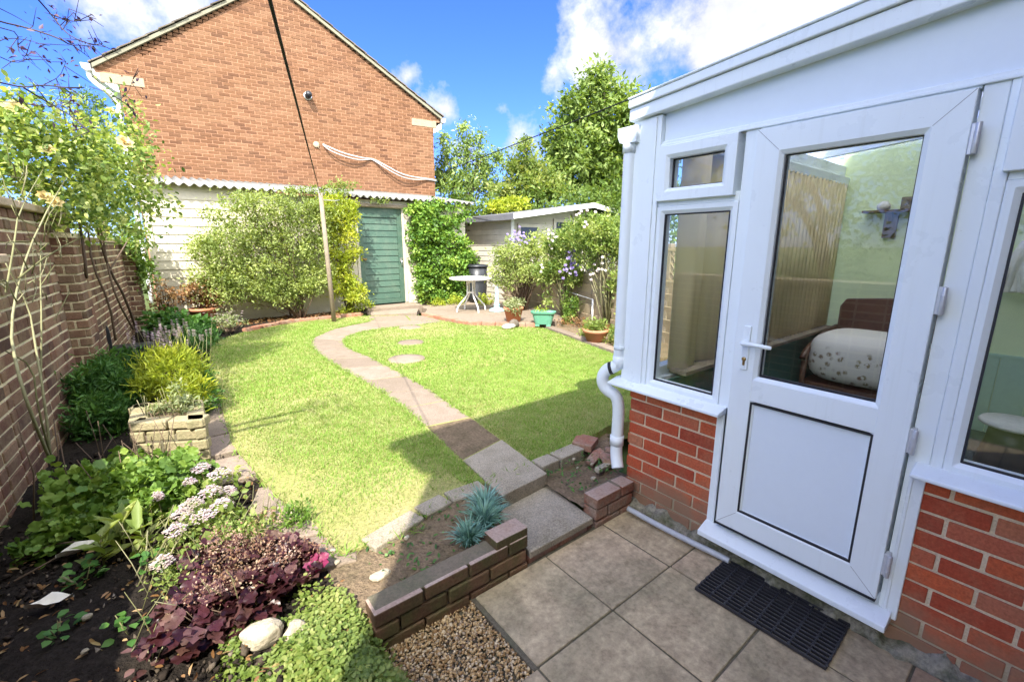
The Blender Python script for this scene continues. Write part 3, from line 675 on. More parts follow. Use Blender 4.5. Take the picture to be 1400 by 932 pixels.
def ringx(b, x0, x1, y0, y1, z0, z1, w, s=.018):
    """frame with mitred corners and a sloping inner bead"""
    o = [(y0,z0),(y1,z0),(y1,z1),(y0,z1)]; i = [(y0+w,z0+w),(y1-w,z0+w),(y1-w,z1-w),(y0+w,z1-w)]; j = [(y0+w+s,z0+w+s),(y1-w-s,z0+w+s),(y1-w-s,z1-w-s),(y0+w+s,z1-w-s)]
    vs = [(x1,*p) for p in o]+[(x0,*p) for p in o]+[(x0,*p) for p in i]+[(x0+.014,*p) for p in j]+[(x1,*p) for p in j]
    fs = []
    for k in range(4):
        k2 = (k+1) % 4
        for a in range(4): fs.append((a*4+k, a*4+k2, (a+1)*4+k2, (a+1)*4+k))
        fs.append((16+k, 16+k2, k2, k))
    fs = [tuple(reversed(f)) for f in fs]
    b.add(vs, fs, .5)
def pane(parent, y0, y1, z0, z1, x, m='glass'):
    p = MB(); p.box((x,y0,z0),(x+.006,y1,z1)); p.build('pane', M[m], parent)
    q = MB(); ring(q, x-.012, x-.0005, y0-.001, y1+.001, z0-.001, z1+.001, .013); q.build('gasket', M['gasket'], parent)
def window(name, y0, y1, z0, z1, w, x0, label=None):
    f = MB(); ringx(f, x0, XF+.065, y0, y1, z0, z1, w)
    o = f.build(name, M['upvc'], cons, bev=.003)
    if label: o['label'] = label
    pane(o, y0+w+.012, y1-w-.012, z0+w+.012, z1-w-.012, XF+.022); return o
window('window', 1.041, 1.474, .80, 1.80, .022, XF-.004)
window('window', 1.060, 1.47, 1.826, 2.098, .045, XF-.030, 'small top opening window')
window('window', -.30, .1995, .80, 1.80, .022, XF-.004)
window('window', -.29, .212, 1.826, 2.098, .045, XF-.030, 'small top opening window')
sl = MB()
for (ya, yb) in ((1.69,.995),(.272,-.6)):
    sl.extr([(XF-.088,ya,.768),(XF-.088,ya,.782),(XF-.005,ya,.803),(XF+.06,ya,.803),(XF+.06,ya,.765),(XF-.075,ya,.765)], (0,yb-ya,0))
sl.extr([(2.3,1.68,.782),(2.3,1.60,.803),(2.3,1.50,.803),(2.3,1.50,.765),(2.3,1.68,.765)], (2.85,0,0))
sl.build('sill', M['upvc'], cons, bev=.004)
for q_ in (((XF-.0,.985,.115),(XF+.06,1.0,.80)),((XF-.006,1.0005,.10),(XF+.05,1.012,.765)),((XF-.006,.2685,.10),(XF+.05,.28,.765))):
    jb = MB(); jb.box(*q_); jb.build('trim', M['upvc'], cons, bev=.002)
th = MB(); th.extr([(XF-.085,1.04,.095),(XF-.085,1.04,.122),(XF-.01,1.04,.150),(XF+.10,1.04,.150),(XF+.10,1.04,.095)], (0,-.79,0)); th.build('threshold', M['upvc'], cons, bev=.004)
# ---- door
dr = MB(); DX = XF-.030
ringx(dr, DX, XF+.045, .303, .977, .185, 2.09, .098)
dr.box((DX+.002,.401,.875),(XF+.04,.879,.980))
dr.extr([(DX+.0142,.4,.98),(DX+.002,.4,.98),(DX+.016,.4,.999)], (0,.48,0))
door = dr.build('door', M['upvc'], cons, bev=.003)
pane(door, .412, .868, .992, 1.984, XF+.012)
p_ = MB(); p_.box((XF-.012,.412,.300),(XF+.03,.868,.862)); p_.build('panel', M['upvc_panel'], door)
p_ = MB(); ring(p_, XF-.028, XF-.011, .404, .876, .292, .870, .008); p_.build('gasket', M['gasket'], door)
h = MB(); h.box((DX-.010,.905,1.022),(DX-.0005,.937,1.232)); h.tube([(DX-.008,.921,1.155),(DX-.05,.921,1.155)], .011, 10)
h.tube([(DX-.05,.925,1.155),(DX-.052,.88,1.157),(DX-.05,.81,1.155),(DX-.044,.795,1.153)], [.011,.010,.009,.008], 10)
hd = h.build('handle', M['upvc'], door, bev=.003)
k_ = MB(); k_.tube([(DX-.0105,.921,1.075),(DX-.014,.921,1.075)], .010, 12); k_.box((DX-.013,.916,1.045),(DX-.0105,.926,1.070)); k_.build('keyhole', M['brass'], hd)
for z in (1.935,1.41,.885,.355):
    q = MB(); q.tube([(DX-.008,.284,z-.048),(DX-.008,.284,z+.048)], .0085, 12); q.box((DX-.003,.285,z-.048),(DX+.03,.3022,z+.048))
    for dz in (-.018,.018): q.tube([(DX-.008,.284,z+dz-.002),(DX-.008,.284,z+dz+.002)], .0092, 12)
    q.build('hinge', M['hinge'], door, bev=.002)
q = MB(); q.extr([(DX-.004,.303,.176),(DX-.004,.977,.176),(DX-.004,.977,.186),(DX-.004,.303,.186)], (.02,0,0)); q.build('weather_bar', M['gasket'], door)
for (ya, za, sy, sz_) in ((.303,.185,1,1),(.977,.185,-1,1),(.977,2.09,-1,-1),(.303,2.09,1,-1)):
    q = MB(); d_ = Vector((0,sy,sz_)).normalized(); n_ = Vector((0,-sz_,sy)).normalized()*.0008; a = Vector((DX-.0006,ya,za))+d_*.004; c = a+d_*.132
    q.extr([a-n_,c-n_,c+n_,a+n_], (.002,0,0)); q.build('mitre_seam', M['seam'], door)
# ---- end windows towards the garden
for i, (a, c) in enumerate(((2.352,2.868),(2.932,3.568),(3.632,4.268),(4.332,4.968))):
    q = MB(); q.box((a,1.56,.862),(c,1.566,1.788)); q.build('pane', M['glass'], cons)
    q = MB(); q.box((a,1.56,1.842),(c,1.566,2.118)); q.build('pane', M['glass'], cons)
# ---- downpipe
dp = MB(); xx = XF-.005; yy = 1.672
def smooth_pts(P, it=2):
    P = [Vector(p) for p in P]
    for _ in range(it):
        Q = [P[0]]
        for a, c in zip(P, P[1:]): Q += [a*.75+c*.25, a*.25+c*.75]
        P = Q+[P[-1]]
    return P
dp.tube(smooth_pts([(xx,yy,2.17),(xx,yy,2.05),(xx,yy,.96),(xx,yy,.885),(xx-.02,yy+.03,.858),(xx-.035,yy+.062,.845),(xx-.05,yy+.085,.80),(xx-.05,yy+.082,.745),(xx-.035,yy+.05,.705),(xx-.02,yy+.0,.69),(xx-.012,yy-.025,.63),(xx-.02,yy-.03,.45),(xx-.03,yy-.035,.34),(xx-.04,yy-.05,.28),(xx-.055,yy-.075,.235)], 2), .037, 16, cap=False)
dp.lathe((xx,yy,2.12),[(.033,-.02),(.043,-.02),(.043,.05),(.033,.05)],16); dp.lathe((xx,yy,.885),[(.033,-.02),(.040,-.02),(.040,.05),(.033,.05)],16)
dp.lathe((xx-.024,yy-.032,.40),[(.036,-.03),(.043,-.03),(.043,.03),(.036,.03)],16)
dpo = dp.build('downpipe', M['upvc'], cons)
so = dpo.modifiers.new('thick', 'SOLIDIFY'); so.thickness = .003; so.offset = -1
q = MB(); q.tube([(xx-.020,yy+.033,.856),(xx-.029,yy+.05,.850)], .0402, 16); q.build('seal_ring', M['gasket'], dpo)
q = MB(); q.box((xx-.04,yy-.04,.985),(xx+.04,yy-.0,1.0)); q.lathe((xx,yy,.99),[(.034,-.012),(.038,-.012),(.038,.012),(.034,.012)],16); q.build('bracket', M['upvc'], dpo)
# ---- interior shell
sh = MB(); sh.box((5.06,-.6,.1),(5.15,1.529,2.5)); sh.build('inner_wall', M['green_wall'], cons)
sh = MB()
for i in range(12): sh.box((5.045,-.6+i*.178,.13),(5.059,-.6+i*.178+.175,.745))
sh.box((5.038,-.6,.745),(5.0595,1.528,.77)); sh.build('wainscot', M['green_board'], cons, bev=.003)
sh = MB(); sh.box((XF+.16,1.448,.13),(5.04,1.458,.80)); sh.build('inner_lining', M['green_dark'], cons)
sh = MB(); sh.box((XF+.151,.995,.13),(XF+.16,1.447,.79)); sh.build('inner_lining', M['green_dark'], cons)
sh = MB(); sh.box((XF+.15,-.6,.0),(5.06,1.46,.13)); sh.build('floor', M['carpet'], cons)

# ---- things inside the conservatory
b = MB(); vs = []; k = 0; x = 2.42
while x < 3.12:
    dy = .035*math.sin(x*19)+.012*math.sin(x*47); vs += [(x,1.475+dy,.842),(x,1.475+dy,2.14)]; x += .02; k += 1
b.add(vs, [(2*i,2*i+2,2*i+3,2*i+1) for i in range(k-1)], .5, True)
o = b.build('curtain', M['curtain']); tag(o, 'plain beige curtain in soft folds at the left end of the blind inside', 'curtain')
so = o.modifiers.new('thick','SOLIDIFY'); so.thickness = .0015
b = MB()
for i in range(24):
    x = 3.14+i*.079; a = -.50+.05*math.sin(i*1.9); d = Vector((math.cos(a),math.sin(a),0))*.047; n_ = Vector((math.sin(a),-math.cos(a),0))*.006; c = Vector((x,1.475,0))
    P_ = [c-d,c-d*.5+n_*.8,c+n_,c+d*.5+n_*.8,c+d]
    b.add([(p.x,p.y,.845) for p in P_]+[(p.x,p.y,2.14) for p in P_], [(j,j+1,6+j,5+j) for j in range(4)], None, True)
o = b.build('vertical_blind', M['blind']); tag(o, 'beige vertical slat blind hanging inside the far conservatory window', 'blind')
so = o.modifiers.new('thick','SOLIDIFY'); so.thickness = .0015
b = MB(); b.box((4.85,1.44,.815),(4.86,1.45,.82)); b.box((2.45,1.40,.812),(5.03,1.52,.838))
tag(b.build('window_board', M['wood_grey'], bev=.003), 'narrow wooden window board under the beige blind inside', 'shelf')
ch = thing('armchair', (4.55,.98,.13), 'dark wooden armchair with white floral cushion inside the conservatory', 'chair')
b = MB(); b.T = Matrix.Translation((4.52,.98,.685)) @ Matrix.Diagonal((.34,.385,.21,1))
def sq(e, v): return math.copysign(abs(v)**e, v)
vs = []; fs = []; sg, rg = 28, 14
for i in range(rg+1):
    th_ = -math.pi/2+math.pi*i/rg
    for k in range(sg):
        a = 2*math.pi*k/sg; vs.append((sq(.45,math.cos(th_))*sq(.5,math.cos(a)), sq(.45,math.cos(th_))*sq(.5,math.sin(a)), sq(.6,math.sin(th_))))
for i in range(rg):
    for k in range(sg): fs.append((i*sg+k,i*sg+(k+1)%sg,(i+1)*sg+(k+1)%sg,(i+1)*sg+k))
b.add(vs, fs, .5, True); 
mf, nt, out = new_mat('floral_cloth'); bs = N(nt,'ShaderNodeBsdfPrincipled'); bs.inputs['Roughness'].default_value = .95
geo = N(nt,'ShaderNodeNewGeometry'); vo = N(nt,'ShaderNodeTexVoronoi'); vo.inputs['Scale'].default_value = 17; nt.links.new(geo.outputs['Position'], vo.inputs['Vector'])
sep = N(nt,'ShaderNodeSeparateXYZ'); nt.links.new(geo.outputs['Position'], sep.inputs[0])
mk = N(nt,'ShaderNodeMath',operation='MULTIPLY'); nt.links.new(maprange(nt, vo.outputs['Distance'], .24,.42,1,0), mk.inputs[0])
m2 = N(nt,'ShaderNodeMath',operation='MULTIPLY'); nt.links.new(maprange(nt, noise(nt,55,3), .42,.52), m2.inputs[0]); nt.links.new(maprange(nt, sep.outputs['Z'], .80,.75), m2.inputs[1]); nt.links.new(m2.outputs[0], mk.inputs[1])
hs = ramp(nt, [(0,(.24,.13,.08)),(.5,(.30,.26,.12)),(1,(.28,.16,.14))], vo.outputs['Color'])
nt.links.new(mixc(nt,(.76,.72,.62),hs,mk.outputs[0]), bs.inputs['Base Color']); nt.links.new(bs.outputs[0], out.inputs[0])
b.build('cushion', mf, ch)
b = MB(); b.T = None
b.extr([(4.90,y,z) for y, z in [(.56,.45),(1.34,.45),(1.34,1.05),(1.30,1.12),(1.0,1.15),(.66,1.14),(.58,1.06)]], (.04,0,0)); b.build('backrest', M['wood_dark'], ch, bev=.01)
for y in (.60,1.35):
    b = MB(); b.tube(smooth_pts([(4.92,y,.85),(4.7,y,.83),(4.42,y,.78),(4.24,y,.72),(4.18,y,.66)]), .026, 10); b.build('arm', M['wood_dark'], ch)
    b = MB(); b.tube([(4.24,y,.70),(4.23,y,.42),(4.25,y,.13)], [.024,.020,.017], 10); b.build('leg', M['wood_dark'], ch)
    b = MB(); b.tube([(4.90,y,.60),(4.92,y,.35),(4.95,y,.13)], [.024,.020,.017], 10); b.build('leg', M['wood_dark'], ch)
b = MB(); b.box((4.24,.59,.34),(4.92,1.36,.46)); b.build('seat_frame', M['wood_dark'], ch, bev=.006)
ws = thing('wall_shelf', (5.0,1.1,1.65), 'small dark wooden bracket shelf on the green wall inside', 'shelf')
b = MB(); b.box((4.90,.93,1.872),(5.055,1.29,1.892)); b.build('board', M['wood_dark'], ws, bev=.003)
b = MB(); b.box((5.02,1.06,1.66),(5.056,1.15,1.871)); b.extr([(5.02,1.09,1.80),(5.02,1.09,1.87),(4.93,1.09,1.87)], (0,.03,0)); b.build('bracket', M['wood_dark'], ws)
b = MB(); b.lathe((4.98,1.16,1.893),[(.02,0),(.045,.01),(.05,.04),(.03,.07),(.025,.075)],16); tag(b.build('bowl', M['white_cloth']), 'small pale bowl on the bracket shelf inside', 'bowl')
b = MB(); b.box((4.94,.95,1.893),(5.03,1.04,1.99)); tag(b.build('wooden_box', M['wood_grey'], bev=.006), 'brown box at the right end of the inside bracket shelf', 'box')
b = MB()
for i in range(9):
    a = i*.7; b.tube(smooth_pts([(4.98,.20+.012*i,1.62),(4.95+.02*math.sin(a),.24+.012*i,1.50),(4.92+.03*math.sin(a*2),.14+.028*i,1.36),(4.94+.02*math.sin(a),.12+.03*i,1.26)]), [.02]*1+[.028]*12 if False else .026, 8)
tag(b.build('hanging_cloth', M['white_cloth']), 'white lacy cloth hanging by the green wall inside', 'cloth')
st = thing('side_table', (4.2,.13,.13), 'dark round side table with pale top inside the right window', 'table')
b = MB(); b.lathe((4.2,.10,.46),[(.0,0),(.17,0),(.18,.012),(.17,.03),(.0,.032)],24); b.build('tabletop', M['white_cloth'], st)
b = MB(); b.lathe((4.2,.10,.13),[(.14,0),(.16,.05),(.13,.22),(.12,.329)],20); b.build('base', M['plastic_black'], st)

# ================================================================== OUR OWN HOUSE (behind the viewer; throws the big shadow)
hs_ = thing('house', (3,-4,0), 'two storey brick house behind the patio whose shadow crosses the lawn', 'house')
b = MB(); b.m = 1; b.box((-1.34,-8.6,-.06),(8,-.62,4.7)); b.m = 0
b.build('wall', [M['brick_red'], M['brick_house']], hs_)
b = MB(); ze = 4.93; rz_ = lambda d: ze+d*.72
b.extr([(-1.47,-.36,ze-.02),(-1.47,-4.6,rz_(4.25)),(-1.47,-8.86,ze-.02),(-1.47,-8.86,ze-.20),(-1.47,-8.55,ze-.20),(-1.47,-4.6,rz_(4.25)-.2),(-1.47,-.67,ze-.20),(-1.47,-.36,ze-.20)], (9.6,0,0)); b.build('roof', M['roof_tile'], hs_)
b = MB(); b.extr([(-1.34,-.62,4.7),(-1.34,-8.6,4.7),(-1.34,-4.6,7.7)], (9.3,0,0)); b.build('gable', M['brick_house'], hs_)
b = MB(); b.extr([(-1.55,-.36,ze+.01),(-1.55,-.25,ze+.01),(-1.55,-.25,ze-.07),(-1.55,-.29,ze-.10),(-1.55,-.36,ze-.10)], (9.7,0,0)); b.build('gutter', M['upvc'], hs_)
# ================================================================== GARAGE
gar = thing('garage', (3, 9.8, .15), 'long low garage with wavy sheet roof and green plank door', 'garage')
GX0, GX1, GY = -.10, 6.15, 9.8
DX0, DX1, DZ0, DZ1 = 3.44, 4.46, .285, 2.40
b = MB()
b.box((1.9,GY,.0),(DX0-.002,GY+.1,2.56)); b.box((DX1+.002,GY,.0),(GX1,GY+.1,2.56)); b.box((DX0-.002,GY+.002,DZ1+.002),(DX1+.002,GY+.1,2.56))
b.box((GX0,GY+.1,.0),(GX0+.1,12.1,2.6)); b.box((GX1-.1,GY+.1,.0),(GX1,12.1,2.6)); b.box((GX0+.1,12.0,.0),(GX1-.1,12.1,2.7))
b.build('wall', M['render_wall'], gar)
b = MB(); z = .15; i = 0
while z < 2.54:
    h = .148; b.extr([(GX0-.02,GY-.03,z),(GX0-.02,GY-.016,z+h),(GX0-.02,GY-.001,z+h),(GX0-.02,GY-.001,z)], (2.02,0,0)); z += h
b.box((GX0-.03,GY-.045,.1),(GX0+.05,GY-.002,2.56))
b.build('shiplap', M['paint_cream'], gar)
# corrugated roof
def corr(b, x0, x1, y0, z0, y1, z1, pitch=.146, amp=.026, per=10):
    n = int((x1-x0)/pitch*per); vs = []
    for i in range(n+1):
        x = x0+(x1-x0)*i/n; a = amp*math.sin(2*math.pi*x/pitch)
        for (y, z) in ((y0,z0),(y1,z1)): vs += [(x,y,z+a)]
    b.add(vs, [(2*i,2*i+2,2*i+3,2*i+1) for i in range(n)], .5, True)
b = MB(); corr(b, GX0-.18, 6.35, 9.60, 2.60, 12.35, 3.02)
o = b.build('roof', M['asbestos'], gar); so = o.modifiers.new('thick','SOLIDIFY'); so.thickness = .012; so.offset = 0
b = MB(); b.box((3.25,GY-.07,2.415),(4.78,GY-.003,2.475)); b.build('lintel', M['wood_grey'], gar, bev=.004)
# door: frame stiles + tongue-and-groove boards
b = MB(); yd = GY+.035
b.box((DX0,yd-.012,DZ0),(DX0+.11,yd+.04,DZ1)); b.box((DX1-.11,yd-.012,DZ0),(DX1,yd+.04,DZ1)); b.box((DX0+.111,yd-.012,DZ1-.20),(DX1-.111,yd+.04,DZ1)); b.box((DX0+.111,yd-.012,DZ0),(DX1-.111,yd+.04,DZ0+.10))
gd = b.build('door', M['door_green'], gar, bev=.004)
b = MB(); z = DZ0+.105; n = 13; hh = (DZ1-.205-z)/n
for i in range(n): b.extr([(DX0+.112,yd+.004,z+i*hh+.004),(DX0+.112,yd+.018,z+(i+1)*hh-.004),(DX0+.112,yd+.04,z+(i+1)*hh-.004),(DX0+.112,yd+.04,z+i*hh+.004)], (DX1-DX0-.224,0,0))
b.m = 0; b.box((DX0+.112,yd+.030,DZ0+.1),(DX1-.112,yd+.042,DZ1-.2)); b.build('boards', M['door_green'], gd)
b = MB(); b.box((DX1-.09,yd-.03,1.22),(DX1-.03,yd-.013,1.32)); b.tube([(DX1-.06,yd-.03,1.25),(DX1-.06,yd-.055,1.25),(DX1-.06,yd-.055,1.16),(DX1-.06,yd-.035,1.14)], .010, 8); b.build('handle', M['steel'], gd)
b = MB(); b.box((DX0+.02,yd-.028,1.28),(DX0+.16,yd-.013,1.31)); b.tube([(DX0+.05,yd-.03,1.33),(DX0+.13,yd-.045,1.26)], .008, 6); b.build('latch', M['brass'], gd)
b = MB(); b.box((DX0-.06,GY-.015,.28),(DX0-.004,GY+.03,2.41)); b.box((DX1+.004,GY-.015,.28),(DX1+.06,GY+.03,2.41)); b.build('door_frame', M['render_wall'], gar, bev=.004)

# ================================================================== NEIGHBOUR'S HOUSE (gable end)
HA = Vector((-.2,13.0,0)); hu = Vector((6.82,-.87,0)).normalized(); hn = Vector((hu.y,-hu.x,0)); HL = 6.87
def hp(s_, z, d=0): return HA+hu*s_+hn*d+Vector((0,0,z))
sl_l, sl_r = .686, .582; ZE = 5.195; SA, SB, SP = -.38, 7.13, 3.07; ZP = ZE+sl_l*(SP-SA)
house = thing('brick_house', hp(HL/2,.1), 'tall orange brick house with a plain gable end rising behind the garage', 'house')
def hlim(z):
    la = 0 if z < ZE-.12 else SA+(z+.07-ZE)/sl_l
    lb = HL if z < ZE-.12 else SB-(z+.07-ZE)/sl_r
    return max(-.36 if z > ZE-.12 else 0, la)+.45, min(HL+.22 if z > ZE-.12 else HL, lb)+.45
b = MB()
brickwork(b, hp(-.45,2.0), hu, HL+.9, 2.0, 7.45, .005, seed=31, limit=hlim, thick=.03, jit=.003, mj=.0155, bh=.0595, nrm=hn)
b.m = 1
b.extr([hp(0,.0),hp(HL,.0),hp(HL,ZE-.1),hp(HL-.1,ZE),hp(SP,ZP-.12),hp(.1,ZE),hp(0,ZE-.1)], -hn*8)
b.build('wall', [M['brick_house'], M['mortar_house']], house)
b = MB(); b.extr([hp(-.36,5.03,.001),hp(.42,5.03,.001),hp(.42,5.62,.001),hp(-.36,5.13,.001)], -hn*.1); b.build('corner_mortar', M['mortar_house'], house); b = MB(); b.extr([hp(HL-.6,5.03,.001),hp(HL+.2,5.03,.001),hp(HL+.2,5.10,.001),hp(HL-.6,5.54,.001)], -hn*.1); b.build('corner_mortar', M['mortar_house'], house)
# roof: tiles laid up the slope, ragged verge
b = MB()
def slope(sa, za, sb, zb, seed):
    q = random.Random(seed); L_ = math.hypot(sb-sa, zb-za); n = int(L_/.30)
    for k in range(n+1):
        t0 = k*.30/L_; t1 = min(1, (k*.30+.36)/L_)
        if t0 >= 1: break
        a = (sa+(sb-sa)*t0, za+(zb-za)*t0); c = (sa+(sb-sa)*t1, za+(zb-za)*t1); d = .10+q.uniform(-.015,.015)
        b.extr([hp(a[0],a[1]+.035,d),hp(c[0],c[1]+.012,d),hp(c[0],c[1]-.012,d),hp(a[0],a[1]+.008,d)], -hn*8.2, q.random())
slope(SA-.05,ZE-.03,SP,ZP,1); slope(SB+.05,ZE-.03,SP,ZP,2)
b.build('roof', M['roof_tile'], house)
b = MB()
for (sa, sb) in ((SA,SP),(SB,SP)):
    b.extr([hp(sa,ZE-.025,.075),hp(sb,ZP-.025,.075),hp(sb,ZP-.10,.075),hp(sa,ZE-.10,.075)], -hn*.068)
b.build('bargeboard', M['barge'], house)
for (a, c, z0, z1) in ((-.30,.42,4.86,5.04),(HL-.62,HL+.10,4.86,5.04)):
    b = MB(); b.extr([hp(a,z0,.012),hp(c,z0,.012),hp(c,z1,.012),hp(a,z1,.012)], -hn*.1); b.build('corner_stone', M['stone_lintel'], house, bev=.01)
b = MB(); b.extr([hp(-.42,5.10,.0),hp(-.30,5.10,.0),hp(-.02,4.86,.0),hp(-.02,4.70,0),hp(-.10,4.74,0),hp(-.40,4.98,0)], -hn*8); b.build('soffit', M['paint_white'], house, bev=.01)
b = MB(); b.extr([hp(HL+.02,4.86,.0),hp(HL+.26,5.02,.0),hp(HL+.26,4.86,.0),hp(HL+.02,4.72,.0)], -hn*8); b.build('soffit', M['paint_white'], house, bev=.01)
b = MB(); b.extr([hp(-.56,5.16,.06),hp(-.40,5.16,.06),hp(-.41,5.05,.06),hp(-.47,5.02,.06),hp(-.54,5.06,.06)], -hn*8.1); b.build('gutter', M['paint_white'], house, bev=.01)
b = MB(); b.extr([hp(HL+.22,5.14,.06),hp(HL+.38,5.14,.06),hp(HL+.37,5.04,.06),hp(HL+.27,5.02,.06)], -hn*8.1); b.build('gutter', M['paint_white'], house, bev=.01)
b = MB(); b.tube(smooth_pts([hp(-.47,5.04,-.06),hp(-.46,4.92,-.06),hp(-.36,4.80,-.05),hp(-.16,4.66,-.05),hp(-.085,4.55,-.05),hp(-.085,4.3,-.05),hp(-.085,.3,-.05)]), .045, 10); b.build('downpipe', M['paint_white'], house)
b = MB(); b.tube([hp(3.62,5.19,-.02),hp(3.62,5.19,.20)], .075, 14); b.tube([hp(3.62,5.19,.2),hp(3.62,5.19,.23)], .06, 14); fl = b.build('flue', M['plastic_black'], house)
b = MB(); b.lathe((0,0,0),[(.09,0),(.10,.012),(.09,.02)],14)
rot = hn.to_track_quat('Z','Y').to_matrix().to_4x4(); o_ = hp(3.62,5.19,.007)
b.v = [rot @ p + o_ for p in b.v]; b.build('collar', M['steel'], fl)
b = MB(); b.v = []; b.lathe((0,0,0),[(.0,0),(.07,0),(.08,.015),(.06,.03),(.0,.032)],12); o_ = hp(3.72,4.08,.004); b.v = [rot @ p + o_ for p in b.v]; b.tube([hp(3.73,4.08,.03),hp(3.78,3.98,.06)], .008, 6); b.build('vent_cap', M['stone_lintel'], house)
hb = [(3.87,4.10,.05),(4.0,4.03,.14),(4.3,3.92,.17),(4.7,3.86,.13),(5.02,3.86,.03),(5.10,3.87,.03),(5.4,3.72,.14),(5.8,3.52,.18),(6.2,3.47,.12),(6.6,3.47,.04),(6.9,3.44,.03)]
b = MB(); b.tube(smooth_pts([hp(*p) for p in hb], 2), .018, 8); b.tube(smooth_pts([hp(p[0],p[1]-.015-(.06 if p[2]>.1 else 0),p[2]) for p in hb], 2), .013, 8)
b.build('cable', M['cable_white'], house)

# tall narrow conifer beyond the house corner is in the vegetation part
# ================================================================== SHED
shd = thing('summerhouse', (9.6, 10.2, .05), 'pale wooden summerhouse with white fascia roof beyond the flowering fence', 'shed')
SX0, SX1, SY, SPK = 6.80, 12.4, 8.62, 9.62; sw0, sw1, swy = 7.12, 12.1, 9.12
sz = lambda x: 2.30+.139*(x-SX0) if x < SPK else 2.30+.139*(SPK-SX0)-.139*(x-SPK)
b = MB(); n = 16
for i in range(n):
    z0 = .05+i*.14
    for (a, c) in ((sw0,sw1),):
        z1 = z0+.137
        x0, x1 = a, c
        b.extr([(x0,swy,z0),(x0,swy+.012,z1),(x0,swy+.05,z1),(x0,swy+.05,z0)], (x1-x0,0,0)) if z1 < sz(sw0) else None
    if z0+.137 < 2.32: b.extr([(sw0-.001,swy+.03,z0),(sw0+.011,swy+.03,z0+.137),(sw0+.05,swy+.03,z0+.137),(sw0+.05,swy+.03,z0)], (0,2.6,0))
b.extr([(sw0,swy+.014,2.28),(sw1,swy+.014,2.28),(SPK,swy+.014,sz(SPK)-.02),], (0,.03,0))
b.extr([(sw0+.05,swy+.06,.05),(sw1-.05,swy+.06,.05),(sw1-.05,swy+.06,2.28),(SPK,swy+.06,2.62),(sw0+.05,swy+.06,2.28)], (0,2.5,0))
b.build('wall', M['shed_wood'], shd)
b = MB()
for (a, c) in ((SX0,SPK),(SPK,SX1)):
    b.extr([(a,SY+.02,sz(a)+.0),(c,SY+.02,sz(c)+.0),(c,SY+.02,sz(c)+.04),(a,SY+.02,sz(a)+.04)], (0,3.5,0))
b.build('roof', M['felt'], shd)
b = MB()
for (a, c) in ((SX0+.0,SPK-.001),(SPK+.001,SX1)):
    b.extr([(a,SY,sz(a)-.085),(c,SY,sz(c)-.085),(c,SY,sz(c)+.045),(a,SY,sz(a)+.045)], (0,.019,0))
b.build('bargeboard', M['paint_white'], shd, bev=.003)
b = MB(); b.box((SX0-.02,SY+.02,sz(SX0)-.10),(SX0-.001,SY+3.5,sz(SX0)+.03)); b.build('side_fascia', M['felt'], shd)
for (a, c, z0, z1) in ((7.30,8.06,1.35,2.14),(8.55,9.75,.3,2.3),(9.82,10.9,.3,2.3)):
    b = MB(); 
    for bx in ((a,c,z0,z0+.09),(a,c,z1-.09,z1),(a,a+.09,z0+.091,z1-.091),(c-.09,c,z0+.091,z1-.091)): b.box((bx[0],swy-.035,bx[2]),(bx[1],swy-.002,bx[3]))
    f = b.build('window', M['shed_wood'], shd, bev=.004)
    b = MB(); b.box((a+.08,swy-.015,z0+.08),(c-.08,swy-.004,z1-.08)); b.build('pane', M['dark_glass'], f)
b = MB(); b.box((sw0-.03,swy-.03,.05),(sw0+.06,swy+.0,2.26)); b.build('corner_post', M['paint_white'], shd, bev=.004)

# ================================================================== FENCE
FXf = lambda y: 6.14+.22*(y-4.93)
f0 = Vector((FXf(2.0),2.0,0)); f1 = Vector((FXf(9.7),9.7,0)); uf = (f1-f0).normalized(); nf_ = Vector((-uf.y,uf.x,0)); LF = (f1-f0).length
fen = thing('fence', (FXf(5.5),5.5,.1), 'weathered horizontal board fence topped with diamond trellis on the right side', 'fence')
b = MB(); q = random.Random(3)
nb = 5; nbay = int(LF/1.83)+1
for j in range(nbay):
    s0, s1 = j*1.83, min(LF,(j+1)*1.83)
    for k in range(nb):
        z = .12+k*.19; c = f0+uf*(s0+s1)/2+Vector((0,0,z+.10))
        b.obox(c+nf_*(.012+.006*(k % 2)+q.uniform(-.003,.003)), uf+Vector((0,0,q.uniform(-.006,.006))), (s1-s0-.02,.016,.205), q.random(), w=(nf_*.22+Vector((0,0,1))))
b.build('boards', M['fence_wood'], fen)
b = MB()
for k in range(int(LF/.11)):
    for sg in (1,-1):
        a = f0+uf*(k*.11)+Vector((0,0,1.10)); e = a+uf*.42*sg+Vector((0,0,.42))
        b.obox((a+e)/2+nf_*(.008*sg), (e-a), (.594,.006,.018))
for z in (1.09,1.53): b.obox(f0+uf*LF/2+Vector((0,0,z))+nf_*.02, uf, (LF,.02,.03))
b.build('trellis', M['fence_wood'], fen)
for j in range(nbay+1):
    s = min(j*1.83, LF); b = MB(); b.obox(f0+uf*s-nf_*.02+Vector((0,0,.82)), uf, (.09,.09,1.6)); b.build('post', M['wood_grey'], fen, bev=.005)

